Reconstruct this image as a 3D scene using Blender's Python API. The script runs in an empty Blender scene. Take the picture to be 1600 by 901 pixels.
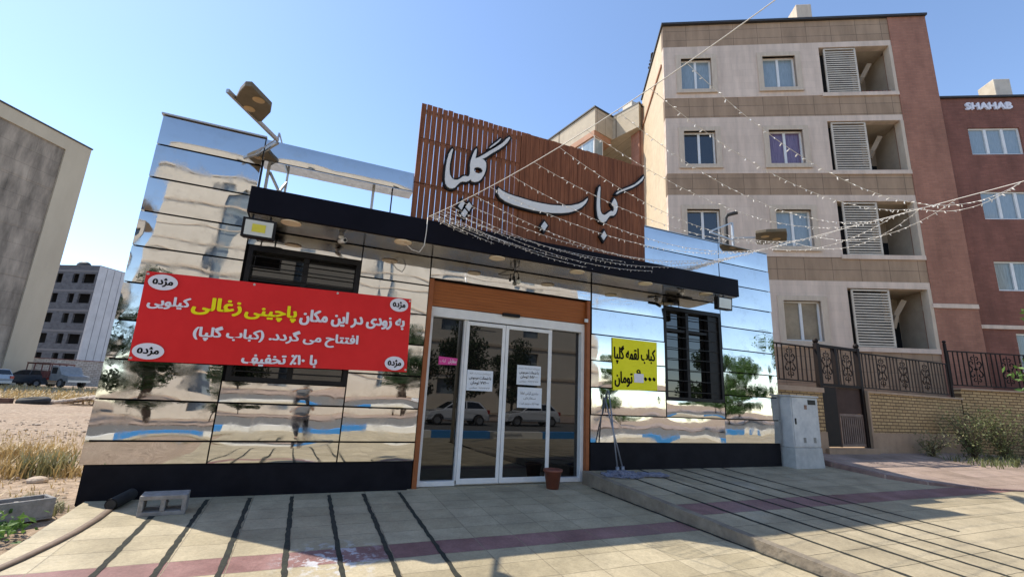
import bpy, bmesh, math, random
from mathutils import Vector, Matrix, noise as mnoise
from mathutils.geometry import tessellate_polygon

SC = bpy.context.scene
COL = SC.collection
R = math.radians
rnd = random.Random(7)

# ------------------------------------------------------------------ camera, sky, sun, exposure
cam_d = bpy.data.cameras.new("camera")
cam = bpy.data.objects.new("camera", cam_d)
COL.objects.link(cam)
_yaw, _pit, _rol = R(23.37), R(12.99), R(2.74)
_F = Vector((math.sin(_yaw)*math.cos(_pit), math.cos(_yaw)*math.cos(_pit), math.sin(_pit)))
_R0 = Vector((math.cos(_yaw), -math.sin(_yaw), 0)); _U0 = _R0.cross(_F)
_R = _R0*math.cos(_rol)+_U0*math.sin(_rol); _U = -_R0*math.sin(_rol)+_U0*math.cos(_rol)
_M = Matrix((_R, _U, -_F)).transposed().to_4x4(); _M.translation = Vector((0, -7, 1.363))
cam.matrix_world = _M
cam_d.sensor_width = 36; cam_d.lens = 36*720.8/1600
cam_d.clip_start = .05; cam_d.clip_end = 3000
SC.camera = cam

world = bpy.data.worlds.new("World"); SC.world = world; world.use_nodes = True
wn = world.node_tree
sky = wn.nodes.new('ShaderNodeTexSky'); sky.sky_type = 'NISHITA'; sky.sun_disc = False
sky.sun_elevation = R(53.3); sky.sun_rotation = R(-48.8)
sky.air_density = 1.0; sky.dust_density = .5; sky.ozone_density = 1.5; sky.altitude = 1200
wn.links.new(sky.outputs[0], wn.nodes['Background'].inputs[0])
wn.nodes['Background'].inputs[1].default_value = .15
sun_d = bpy.data.lights.new("sun", 'SUN'); sun_d.energy = 3.4; sun_d.angle = R(.5); sun_d.color = (1, .93, .80)
sun = bpy.data.objects.new("sun", sun_d); COL.objects.link(sun)
sun.rotation_euler = Vector((.56, -.49, -1)).to_track_quat('-Z', 'Y').to_euler()
sun.location = (-20, 20, 40)
SC.view_settings.view_transform = 'Standard'; SC.view_settings.look = 'None'
SC.view_settings.exposure = .95; SC.view_settings.gamma = 1
SC.view_settings.use_curve_mapping = False

# ------------------------------------------------------------------ helpers
ORG = {}

def tag(o, label=None, cat=None, group=None, kind=None):
    if label: o['label'] = label
    if cat: o['category'] = cat
    if group: o['group'] = group
    if kind: o['kind'] = kind
    return o

def thing(name, label, cat, loc=(0, 0, 0), rz=0, group=None):
    o = bpy.data.objects.new(name, None); COL.objects.link(o)
    o.empty_display_size = .2
    o.location = loc; o.rotation_euler = (0, 0, rz)
    ORG[o.name] = Vector(loc) if rz == 0 else Vector((0, 0, 0))   # rotated things are modelled in local coordinates
    return tag(o, label, cat, group)

def dup(root, loc=None, rz=None, label=None, scale=None):
    r = root.copy(); COL.objects.link(r)
    if loc is not None: r.location = loc
    if rz is not None: r.rotation_euler = (0, 0, rz)
    if scale is not None: r.scale = scale
    if label: r['label'] = label
    for ch in list(root.children):
        c = ch.copy(); COL.objects.link(c); c.parent = r
        for g in list(ch.children):
            d = g.copy(); COL.objects.link(d); d.parent = c
    return r

class MB:
    def __init__(s): s.v = []; s.f = []; s.sm = []
    def add(s, vs, fs, smooth=False):
        n = len(s.v); s.v += [Vector(p) for p in vs]
        s.f += [tuple(i+n for i in f) for f in fs]; s.sm += [smooth]*len(fs); return s
    def box(s, x0, x1, y0, y1, z0, z1):
        return s.add([(x0,y0,z0),(x1,y0,z0),(x1,y1,z0),(x0,y1,z0),(x0,y0,z1),(x1,y0,z1),(x1,y1,z1),(x0,y1,z1)],
              [(0,3,2,1),(4,5,6,7),(0,1,5,4),(1,2,6,5),(2,3,7,6),(3,0,4,7)])
    def hexa(s, b, t):
        return s.add(list(b)+list(t), [(0,3,2,1),(4,5,6,7),(0,1,5,4),(1,2,6,5),(2,3,7,6),(3,0,4,7)])
    def bar(s, a, b, w, h=None, up=(0,0,1)):
        a = Vector(a); b = Vector(b); h = h or w; d = (b-a).normalized(); u = Vector(up)
        if abs(d.dot(u)) > .95: u = Vector((0,1,0))
        x = d.cross(u).normalized(); u = x.cross(d)
        q = [(-1,-1),(1,-1),(1,1),(-1,1)]
        return s.hexa([a+x*i*w/2+u*j*h/2 for i,j in q], [b+x*i*w/2+u*j*h/2 for i,j in q])
    def tube(s, pts, r, n=6, cap=True):
        pts = [Vector(p) for p in pts]; rs = r if isinstance(r,(list,tuple)) else [r]*len(pts)
        vs = []; fs = []; px = None
        for i,p in enumerate(pts):
            d = (pts[min(i+1,len(pts)-1)]-pts[max(i-1,0)]).normalized()
            if px is None:
                u = Vector((0,0,1)) if abs(d.z)<.9 else Vector((1,0,0)); px = d.cross(u).normalized()
            px = (px-d*px.dot(d)).normalized(); py = d.cross(px)
            vs += [p+(px*math.cos(2*math.pi*k/n)+py*math.sin(2*math.pi*k/n))*rs[i] for k in range(n)]
        for i in range(len(pts)-1):
            for k in range(n):
                a = i*n+k; b = i*n+(k+1)%n; fs.append((a,b,b+n,a+n))
        s.add(vs, fs, True)
        if cap:
            m = len(s.v)-len(vs)
            s.f += [tuple(m+k for k in range(n))[::-1], tuple(m+(len(pts)-1)*n+k for k in range(n))]; s.sm += [False]*2
        return s
    def prism(s, pts, y0, y1, holes=(), axis='y'):
        # polygon in (x,z) extruded along y (or in (x,y) extruded along z, or (y,z) along x)
        loops = [list(pts)]+[list(h) for h in holes]
        flat = [p for l in loops for p in l]
        tri = tessellate_polygon([[Vector((a,b,0)) for a,b in l] for l in loops])
        def P(a,b,c): return (a,c,b) if axis=='y' else ((a,b,c) if axis=='z' else (c,a,b))
        n = len(flat); vs = [P(a,b,y0) for a,b in flat]+[P(a,b,y1) for a,b in flat]
        fs = []
        for t in tri: fs += [tuple(t), tuple(i+n for i in t)[::-1]]
        k = 0
        for l in loops:
            m = len(l)
            for i in range(m): a = k+i; b = k+(i+1)%m; fs.append((a,b,b+n,a+n))
            k += m
        return s.add(vs, fs)
    def grid(s, nu, nv, fn, smooth=True):
        vs = [fn(i/nu, j/nv) for j in range(nv+1) for i in range(nu+1)]
        fs = [(j*(nu+1)+i, j*(nu+1)+i+1, (j+1)*(nu+1)+i+1, (j+1)*(nu+1)+i) for j in range(nv) for i in range(nu)]
        return s.add(vs, fs, smooth)
    def lathe(s, prof, c, n=20, smooth=True):
        c = Vector(c); vs = []; fs = []
        for r,z in prof: vs += [c+Vector((r*math.cos(2*math.pi*k/n), r*math.sin(2*math.pi*k/n), z)) for k in range(n)]
        for i in range(len(prof)-1):
            for k in range(n): a=i*n+k; b=i*n+(k+1)%n; fs.append((a,b,b+n,a+n))
        return s.add(vs, fs, smooth)
    def ball(s, c, r, n=8, m=6, sq=(1,1,1)):
        c = Vector(c)
        prof = [(math.sin(math.pi*i/m), -math.cos(math.pi*i/m)) for i in range(m+1)]
        vs=[];fs=[]
        for a,b in prof: vs += [c+Vector((a*math.cos(2*math.pi*k/n)*sq[0], a*math.sin(2*math.pi*k/n)*sq[1], b*sq[2]))*r for k in range(n)]
        for i in range(m):
            for k in range(n): p=i*n+k; q=i*n+(k+1)%n; fs.append((p,q,q+n,p+n))
        return s.add(vs, fs, True)
    def build(s, name, m, parent=None, loc=None, kind=None, bevel=0, fix=True):
        root = parent
        while root is not None and root.parent is not None: root = root.parent
        off = Vector(loc) if loc is not None else (ORG.get(root.name, Vector((0,0,0))) if root else Vector((0,0,0)))
        me = bpy.data.meshes.new(name)
        me.from_pydata([p-off for p in s.v], [], s.f)
        me.polygons.foreach_set('use_smooth', s.sm)
        if fix:
            bm = bmesh.new(); bm.from_mesh(me); bmesh.ops.recalc_face_normals(bm, faces=bm.faces); bm.to_mesh(me); bm.free()
        me.update()
        o = bpy.data.objects.new(name, me); COL.objects.link(o)
        me.materials.append(m)
        if parent: o.parent = parent
        elif loc is not None: o.location = loc
        if kind: o['kind'] = kind
        if bevel:
            b = o.modifiers.new('bevel', 'BEVEL'); b.width = bevel; b.segments = 2; b.limit_method = 'ANGLE'
        return o

def holes_wall(mb, x0, x1, z0, z1, y0, y1, holes):
    xs = sorted({x0,x1}|{min(max(h[0],x0),x1) for h in holes}|{min(max(h[1],x0),x1) for h in holes})
    zs = sorted({z0,z1}|{min(max(h[2],z0),z1) for h in holes}|{min(max(h[3],z0),z1) for h in holes})
    for i in range(len(xs)-1):
        j = 0
        while j < len(zs)-1:
            cx = (xs[i]+xs[i+1])/2
            def inh(j): cz=(zs[j]+zs[j+1])/2; return any(h[0]<cx<h[1] and h[2]<cz<h[3] for h in holes)
            if inh(j): j += 1; continue
            k = j
            while k+1 < len(zs)-1 and not inh(k+1): k += 1
            mb.box(xs[i], xs[i+1], y0, y1, zs[j], zs[k+1]); j = k+1
    return mb

# ------------------------------------------------------------------ materials
def mat(name, c, rough=.6, metal=0, c2=None, scale=4, bump=0, bscale=20, spec=.5, detail=4, lo=.35, hi=.65, coat=0, stretch=(1,1,1), ior=None, emit=0):
    m = bpy.data.materials.new(name); m.use_nodes = True; t = m.node_tree; b = t.nodes['Principled BSDF']
    b.inputs['Base Color'].default_value = (*c, 1); b.inputs['Roughness'].default_value = rough
    b.inputs['Metallic'].default_value = metal; b.inputs['Specular IOR Level'].default_value = spec
    if ior: b.inputs['IOR'].default_value = ior
    if coat: b.inputs['Coat Weight'].default_value = coat; b.inputs['Coat Roughness'].default_value = .05
    if c2 is not None or bump:
        tc = t.nodes.new('ShaderNodeTexCoord'); mp = t.nodes.new('ShaderNodeMapping'); mp.inputs['Scale'].default_value = stretch
        t.links.new(tc.outputs['Object'], mp.inputs[0])
    if c2 is not None:
        n = t.nodes.new('ShaderNodeTexNoise'); n.inputs['Scale'].default_value = scale; n.inputs['Detail'].default_value = detail
        n.inputs['Roughness'].default_value = .65
        t.links.new(mp.outputs[0], n.inputs['Vector'])
        r = t.nodes.new('ShaderNodeValToRGB'); r.color_ramp.elements[0].color = (*c,1); r.color_ramp.elements[1].color = (*c2,1)
        r.color_ramp.elements[0].position = lo; r.color_ramp.elements[1].position = hi
        t.links.new(n.outputs[0], r.inputs[0]); t.links.new(r.outputs[0], b.inputs['Base Color'])
    if bump:
        n2 = t.nodes.new('ShaderNodeTexNoise'); n2.inputs['Scale'].default_value = bscale; n2.inputs['Detail'].default_value = 5
        t.links.new(mp.outputs[0], n2.inputs['Vector'])
        bp = t.nodes.new('ShaderNodeBump'); bp.inputs['Distance'].default_value = bump; bp.inputs['Strength'].default_value = 1
        t.links.new(n2.outputs[0], bp.inputs['Height']); t.links.new(bp.outputs[0], b.inputs['Normal'])
    return m

def brick_mat(name, c1, c2, mortar, bw, rh, ms=.008, offset=.5, plane='xz', rough=.75, nz=.25, bump=.004, org=(0,0), metal=0, spec=.3, nscale=3, smooth=.2, nst=(1,1,1)):
    m = bpy.data.materials.new(name); m.use_nodes = True; t = m.node_tree; b = t.nodes['Principled BSDF']
    b.inputs['Roughness'].default_value = rough; b.inputs['Specular IOR Level'].default_value = spec
    tc = t.nodes.new('ShaderNodeTexCoord'); sx = t.nodes.new('ShaderNodeSeparateXYZ'); cx = t.nodes.new('ShaderNodeCombineXYZ')
    t.links.new(tc.outputs['Object'], sx.inputs[0])
    for k,ch in enumerate(plane):
        ad = t.nodes.new('ShaderNodeMath'); ad.operation = 'ADD'; ad.inputs[1].default_value = org[k]
        t.links.new(sx.outputs['xyz'.index(ch)], ad.inputs[0]); t.links.new(ad.outputs[0], cx.inputs[k])
    bt = t.nodes.new('ShaderNodeTexBrick'); bt.inputs['Scale'].default_value = 1; bt.offset = offset; bt.squash = 1
    bt.inputs['Brick Width'].default_value = bw; bt.inputs['Row Height'].default_value = rh
    bt.inputs['Mortar Size'].default_value = ms; bt.inputs['Mortar Smooth'].default_value = smooth; bt.inputs['Bias'].default_value = 0
    bt.inputs['Color1'].default_value = (*c1,1); bt.inputs['Color2'].default_value = (*c2,1); bt.inputs['Mortar'].default_value = (*mortar,1)
    t.links.new(cx.outputs[0], bt.inputs['Vector'])
    n = t.nodes.new('ShaderNodeTexNoise'); n.inputs['Scale'].default_value = nscale; n.inputs['Detail'].default_value = 6; n.inputs['Roughness'].default_value = .65
    mp = t.nodes.new('ShaderNodeMapping'); mp.inputs['Scale'].default_value = nst; t.links.new(tc.outputs['Object'], mp.inputs[0]); t.links.new(mp.outputs[0], n.inputs['Vector'])
    mr = t.nodes.new('ShaderNodeMapRange'); mr.inputs[1].default_value = .3; mr.inputs[2].default_value = .7
    mr.inputs[3].default_value = 1-nz; mr.inputs[4].default_value = 1+nz*.6
    t.links.new(n.outputs[0], mr.inputs[0])
    mx = t.nodes.new('ShaderNodeMix'); mx.data_type = 'RGBA'; mx.blend_type = 'MULTIPLY'; mx.inputs[0].default_value = 1
    t.links.new(bt.outputs[0], mx.inputs[6]); t.links.new(mr.outputs[0], mx.inputs[7]); t.links.new(mx.outputs[2], b.inputs['Base Color'])
    bp = t.nodes.new('ShaderNodeBump'); bp.inputs['Distance'].default_value = bump; bp.inputs['Strength'].default_value = .8; bp.invert = True
    t.links.new(bt.outputs[1], bp.inputs['Height']); t.links.new(bp.outputs[0], b.inputs['Normal'])
    return m

def steel_mat(name, col, rough, amp):
    m = bpy.data.materials.new(name); m.use_nodes = True; t = m.node_tree; b = t.nodes['Principled BSDF']
    b.inputs['Metallic'].default_value = 1
    tc = t.nodes.new('ShaderNodeTexCoord')
    n = t.nodes.new('ShaderNodeTexNoise'); n.inputs['Scale'].default_value = 1.5; n.inputs['Detail'].default_value = .6; n.inputs['Distortion'].default_value = .3
    mp_ = t.nodes.new('ShaderNodeMapping'); mp_.inputs['Scale'].default_value = (1.9,1,.55); t.links.new(tc.outputs['Object'], mp_.inputs[0]); t.links.new(mp_.outputs[0], n.inputs['Vector'])
    bp = t.nodes.new('ShaderNodeBump'); bp.inputs['Distance'].default_value = amp; bp.inputs['Strength'].default_value = 1
    t.links.new(n.outputs[0], bp.inputs['Height']); t.links.new(bp.outputs[0], b.inputs['Normal'])
    n2 = t.nodes.new('ShaderNodeTexNoise'); n2.inputs['Scale'].default_value = 5; n2.inputs['Detail'].default_value = 8; n2.inputs['Roughness'].default_value = .7
    t.links.new(tc.outputs['Object'], n2.inputs['Vector'])
    mr = t.nodes.new('ShaderNodeMapRange'); mr.inputs[1].default_value = .45; mr.inputs[2].default_value = .72; mr.inputs[3].default_value = rough; mr.inputs[4].default_value = rough+.11
    t.links.new(n2.outputs[0], mr.inputs[0]); t.links.new(mr.outputs[0], b.inputs['Roughness'])
    r = t.nodes.new('ShaderNodeValToRGB'); r.color_ramp.elements[0].color = (*col,1); r.color_ramp.elements[1].color = (col[0]*.86,col[1]*.85,col[2]*.82,1)
    r.color_ramp.elements[0].position = .5; r.color_ramp.elements[1].position = .8
    t.links.new(n2.outputs[0], r.inputs[0]); t.links.new(r.outputs[0], b.inputs['Base Color'])
    return m

def leaf_mat(name, c1, c2, trans=.35):
    m = bpy.data.materials.new(name); m.use_nodes = True; t = m.node_tree; b = t.nodes['Principled BSDF']
    b.inputs['Roughness'].default_value = .55
    n = t.nodes.new('ShaderNodeTexNoise'); n.inputs['Scale'].default_value = 3.5; n.inputs['Detail'].default_value = 3
    tc = t.nodes.new('ShaderNodeTexCoord'); t.links.new(tc.outputs['Object'], n.inputs['Vector'])
    r = t.nodes.new('ShaderNodeValToRGB'); r.color_ramp.elements[0].color=(*c1,1); r.color_ramp.elements[1].color=(*c2,1)
    r.color_ramp.elements[0].position=.35; r.color_ramp.elements[1].position=.65
    t.links.new(n.outputs[0], r.inputs[0]); t.links.new(r.outputs[0], b.inputs['Base Color'])
    tr = t.nodes.new('ShaderNodeBsdfTranslucent'); t.links.new(r.outputs[0], tr.inputs[0])
    mx = t.nodes.new('ShaderNodeMixShader'); mx.inputs[0].default_value = trans
    t.links.new(b.outputs[0], mx.inputs[1]); t.links.new(tr.outputs[0], mx.inputs[2]); t.links.new(mx.outputs[0], t.nodes['Material Output'].inputs[0])
    return m

M = {}
M['steel'] = steel_mat('polished_steel', (.58,.57,.555), .014, .005)
M['steel_dark'] = steel_mat('dark_polished_steel', (.15,.13,.115), .16, .0008)
M['gap'] = mat('dark_joint', (.008,.008,.009), .8, spec=.1)
M['black'] = mat('black_plinth', (.006,.006,.009), .6, spec=.12, c2=(.011,.011,.015), scale=3)
M['fascia'] = mat('black_fascia', (.004,.004,.008), .6, c2=(.006,.006,.011), scale=2, spec=.1)
M['black_metal'] = mat('black_metal', (.007,.0065,.007), .45, c2=(.013,.012,.012), scale=8, spec=.2)
M['wood'] = mat('stained_wood_slats', (.125,.042,.018), .65, spec=.2, c2=(.29,.108,.050), scale=2.2, stretch=(9,9,.7), bump=.002, bscale=12, lo=.3, hi=.75)
M['wood_back'] = mat('dark_wood_frame', (.03,.012,.008), .8)
M['brown'] = mat('brown_shutter', (.27,.082,.020), .5, spec=.3, c2=(.33,.105,.028), scale=3, stretch=(.5,1,8))
M['jamb'] = mat('brown_jamb', (.25,.078,.024), .5, spec=.3, c2=(.31,.10,.034), scale=6)
M['white_alu'] = mat('white_aluminium', (.66,.66,.64), .4, c2=(.74,.74,.72), scale=4)
M['glass_dark'] = mat('dark_glass', (.006,.0055,.005), .012, spec=.5, ior=1.72)
M['glass_win'] = mat('window_glass', (.02,.025,.03), .03, ior=1.8)
M['glass_blue'] = mat('pale_curtained_glass', (.20,.26,.29), .12, c2=(.28,.34,.37), scale=5, stretch=(9,1,.6), coat=.8)
M['glass_tan2'] = mat('grey_green_glass', (.13,.17,.17), .1, c2=(.22,.27,.27), scale=4, stretch=(7,1,.5), coat=.8)
M['glass_tan'] = mat('beige_blind_glass', (.20,.16,.11), .15, c2=(.27,.22,.15), scale=3, coat=.6)
M['curtain'] = mat('purple_curtain_glass', (.10,.06,.12), .2, c2=(.20,.14,.22), scale=4, stretch=(14,1,.5), coat=.7)
M['letter'] = mat('white_letter_face', (.66,.65,.62), .45, c2=(.72,.71,.68), scale=5)
M['red'] = mat('red_banner', (.66,.010,.012), .42, spec=.3, c2=(.74,.016,.018), scale=1.5, bump=.004, bscale=1.5)
M['white_print'] = mat('white_print', (.74,.72,.76), .5)
M['yellow_print'] = mat('yellow_print', (.85,.74,.008), .6, spec=.2)
M['black_print'] = mat('black_print', (.006,.006,.006), .7, spec=.1)
M['yellow'] = mat('yellow_poster', (.80,.76,.008), .55, spec=.25, c2=(.86,.81,.02), scale=2, bump=.002, bscale=3)
M['paper'] = mat('white_paper', (.62,.66,.70), .7, c2=(.70,.73,.75), scale=8)
M['pink'] = mat('pink_sticker', (.62,.04,.26), .5)
M['soil_pot'] = mat('terracotta_plastic', (.16,.05,.03), .55, c2=(.20,.065,.04), scale=8)
M['mop'] = mat('grey_blue_mop', (.13,.14,.19), .9, c2=(.24,.25,.31), scale=12)
M['mop_handle'] = mat('grey_handle', (.22,.24,.28), .4, metal=.4)
M['concrete'] = mat('concrete', (.20,.185,.17), .9, c2=(.30,.28,.26), scale=10, bump=.008, bscale=40)
M['conc_old'] = brick_mat('weathered_concrete', (.31,.255,.20), (.29,.238,.187), (.25,.205,.16), 3.2, 1.05, .02, offset=.3, nz=.6, bump=.01, nscale=1.1, nst=(1.2,1,.3))
M['plaster'] = mat('cream_render', (.43,.36,.265), .9, c2=(.50,.425,.315), scale=.5, stretch=(1,1,.3), detail=8)
M['greyblock'] = brick_mat('grey_block_wall', (.10,.105,.12), (.07,.074,.088), (.11,.11,.12), .42, .21, .012, nz=.25, nscale=1.2)
M['slab'] = mat('pale_slab', (.15,.15,.16), .9)
M['whiteclad'] = mat('white_cladding', (.42,.42,.44), .6, c2=(.5,.5,.52), scale=.6)
M['whitebrick'] = brick_mat('whitewashed_brick', (.50,.47,.43), (.40,.36,.32), (.25,.22,.19), .34, .17, .02)
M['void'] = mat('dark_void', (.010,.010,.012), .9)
M['tan_tile'] = brick_mat('tan_stone_tile', (.375,.258,.168), (.335,.228,.147), (.18,.125,.083), .95, .45, .010, offset=0, nz=.26, bump=.003, nscale=1.5, nst=(1.6,1,.3))
M['white_stone'] = brick_mat('white_stone', (.66,.525,.42), (.62,.49,.39), (.55,.435,.345), .9, .3, .004, nz=.2, bump=.002, nscale=1.6, nst=(1.8,1,.25))
M['surround'] = mat('cream_stone_surround', (.58,.475,.36), .7, c2=(.50,.40,.30), scale=3, stretch=(3,1,.6))
M['cream_side'] = brick_mat('cream_stone_side', (.58,.47,.33), (.55,.44,.30), (.44,.34,.23), 1.1, 1.5, .008, plane='yz', nz=.12)
M['terracotta_dark'] = mat('brown_wall_shade_and_sheet', (.05,.028,.02), .9, c2=(.07,.04,.03), scale=3)  # dark brown holds the shade behind the gate; the gate sheet shares it
M['terracotta'] = mat('terracotta_trim', (.36,.18,.10), .7, c2=(.42,.22,.13), scale=3)
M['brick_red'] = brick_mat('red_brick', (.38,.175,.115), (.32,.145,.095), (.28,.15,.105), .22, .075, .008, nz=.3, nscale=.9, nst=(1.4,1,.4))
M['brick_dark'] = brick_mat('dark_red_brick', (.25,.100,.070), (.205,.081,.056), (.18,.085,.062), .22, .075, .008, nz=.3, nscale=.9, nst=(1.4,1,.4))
M['brick_yellow'] = brick_mat('yellow_brick', (.50,.35,.17), (.41,.275,.13), (.13,.08,.04), .26, .085, .014, nz=.25, nscale=2)
M['stone_base'] = mat('pinkish_stone_base', (.37,.26,.17), .85, c2=(.29,.20,.13), scale=3, bump=.004)
M['coping'] = mat('stone_coping', (.36,.25,.17), .8, c2=(.42,.31,.22), scale=3)
M['gate_leaf'] = mat('brown_gate_leaf', (.13,.085,.065), .6, c2=(.20,.14,.11), scale=5)
M['iron'] = mat('black_brown_iron', (.010,.006,.005), .6, c2=(.016,.009,.007), scale=6, spec=.2)
M['roof_metal'] = mat('dark_roof_metal', (.035,.032,.03), .6)
M['louvre'] = mat('cream_louvre', (.60,.53,.43), .55, c2=(.48,.41,.32), scale=2)
M['balc'] = mat('balcony_plaster', (.47,.385,.29), .9, c2=(.40,.32,.24), scale=2)
M['cabinet'] = mat('grey_white_cabinet', (.40,.42,.43), .5, c2=(.56,.57,.56), scale=3.5, bump=.001)
M['cab_plinth'] = mat('painted_concrete_plinth', (.36,.37,.36), .8, c2=(.46,.47,.45), scale=5, bump=.003)
M['rust'] = mat('rust_patch', (.14,.06,.03), .9, c2=(.3,.2,.15), scale=20)
M['alu'] = mat('aluminium', (.45,.44,.42), .4, metal=.8)
M['lamp_body'] = mat('lamp_underside', (.13,.10,.055), .6, c2=(.17,.13,.08), scale=6)
M['lamp_led'] = mat('amber_led', (.50,.33,.16), .4)
M['spot'] = mat('warm_spot_glass', (.88,.74,.52), .5)  # base colour raised to carry light bounced up from the ground
M['flood_lens'] = mat('floodlight_lens', (.55,.57,.52), .15)
M['chip_yellow'] = mat('yellow_led_chip', (.62,.55,.05), .3)
M['wire_white'] = mat('white_wire', (.62,.57,.50), .5)
M['bulb_white'] = mat('milky_bulb', (.78,.73,.66), .3)
M['wire_black'] = mat('black_wire', (.015,.015,.015), .5)
M['rubber'] = mat('black_rubber', (.014,.014,.014), .8, c2=(.03,.028,.026), scale=5)
M['carwhite'] = mat('white_car_paint', (.62,.63,.65), .25, coat=1)
M['carsilver'] = mat('silver_car_paint', (.30,.33,.36), .3, metal=.3, coat=1)
M['cardark'] = mat('dark_car_panel', (.03,.035,.045), .3, coat=1)
M['dusty_paint'] = mat('dusty_grey_paint', (.17,.175,.18), .6, c2=(.25,.25,.245), scale=3)
M['truckred'] = mat('rusty_red_paint', (.13,.03,.03), .6, c2=(.2,.08,.06), scale=4)
M['carglass'] = mat('car_glass', (.01,.012,.016), .05, ior=1.6)
M['tail'] = mat('red_tail_light', (.35,.02,.02), .2)
M['rim'] = mat('wheel_rim', (.35,.35,.36), .35, metal=.7)
M['bark'] = mat('bark', (.10,.07,.05), .95, c2=(.06,.045,.03), scale=8, bump=.01)
M['leaf'] = leaf_mat('green_leaves', (.035,.085,.018), (.09,.17,.035))
M['leaf_dark'] = leaf_mat('dark_leaves', (.016,.036,.012), (.045,.08,.022))
M['leaf_shrub'] = leaf_mat('dusty_shrub_leaves', (.10,.12,.042), (.20,.215,.085))
M['leaf_dry'] = leaf_mat('dry_grass', (.34,.23,.09), (.50,.37,.17), .25)
M['leaf_weed'] = leaf_mat('grey_green_weed', (.16,.16,.075), (.30,.27,.13), .25)
M['leaf_bright'] = leaf_mat('bright_leaves', (.04,.10,.02), (.15,.26,.05))
M['rock'] = mat('pale_rock', (.36,.28,.21), .95, c2=(.50,.41,.32), scale=3, bump=.02, bscale=10)
M['kerb_blue'] = mat('blue_kerb_paint', (.04,.23,.55), .6)
M['kerb_white'] = mat('white_kerb_paint', (.74,.72,.66), .6)
M['skin'] = mat('skin', (.42,.25,.17), .5)
M['shirt'] = mat('grey_shirt', (.16,.17,.19), .9)
M['trousers'] = mat('dark_trousers', (.02,.02,.028), .9)
M['hair'] = mat('dark_hair', (.012,.009,.007), .7)
M['opp_wall'] = mat('sand_render', (.66,.59,.49), .9, c2=(.58,.515,.425), scale=.3)
M['opp_wall2'] = mat('pale_render', (.60,.54,.46), .9, c2=(.53,.47,.4), scale=.3)
M['groove'] = mat('bitumen_joint', (.014,.014,.012), .95, c2=(.03,.032,.02), scale=14, bump=.006, bscale=60)
M['hose'] = mat('brown_hose', (.13,.085,.055), .7, c2=(.18,.125,.085), scale=8)
M['opp_glass'] = mat('grey_blue_facade_glass', (.16,.20,.23), .3, c2=(.22,.26,.29), scale=2)
M['asphalt'] = mat('asphalt', (.10,.096,.09), .9, c2=(.14,.134,.125), scale=12, bump=.004, bscale=90)

# ---- ground of the lot
def ground_mat():
    m = bpy.data.materials.new('dusty_gravel'); m.use_nodes = True; t = m.node_tree; b = t.nodes['Principled BSDF']
    b.inputs['Roughness'].default_value = .95; b.inputs['Specular IOR Level'].default_value = .15
    tc = t.nodes.new('ShaderNodeTexCoord')
    def nz(s, d=6):
        n = t.nodes.new('ShaderNodeTexNoise'); n.inputs['Scale'].default_value = s; n.inputs['Detail'].default_value = d; n.inputs['Roughness'].default_value = .7
        t.links.new(tc.outputs['Object'], n.inputs['Vector']); return n
    a = nz(.6); c = nz(9, 8)
    r = t.nodes.new('ShaderNodeValToRGB'); e = r.color_ramp.elements
    e[0].position=.32; e[0].color=(.37,.275,.20,1); e[1].position=.62; e[1].color=(.42,.33,.25,1)
    k = e.new(.75); k.color=(.40,.30,.15,1)
    t.links.new(a.outputs[0], r.inputs[0])
    r2 = t.nodes.new('ShaderNodeValToRGB'); r2.color_ramp.elements[0].position=.36; r2.color_ramp.elements[0].color=(.5,.48,.45,1); r2.color_ramp.elements[1].position=.58; r2.color_ramp.elements[1].color=(1.1,1.08,1.05,1)
    t.links.new(c.outputs[0], r2.inputs[0])
    mx = t.nodes.new('ShaderNodeMix'); mx.data_type='RGBA'; mx.blend_type='MULTIPLY'; mx.inputs[0].default_value=1
    t.links.new(r.outputs[0], mx.inputs[6]); t.links.new(r2.outputs[0], mx.inputs[7]); t.links.new(mx.outputs[2], b.inputs['Base Color'])
    bp = t.nodes.new('ShaderNodeBump'); bp.inputs['Distance'].default_value=.05; t.links.new(c.outputs[0], bp.inputs['Height']); t.links.new(bp.outputs[0], b.inputs['Normal'])
    return m
M['ground'] = ground_mat()

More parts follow.
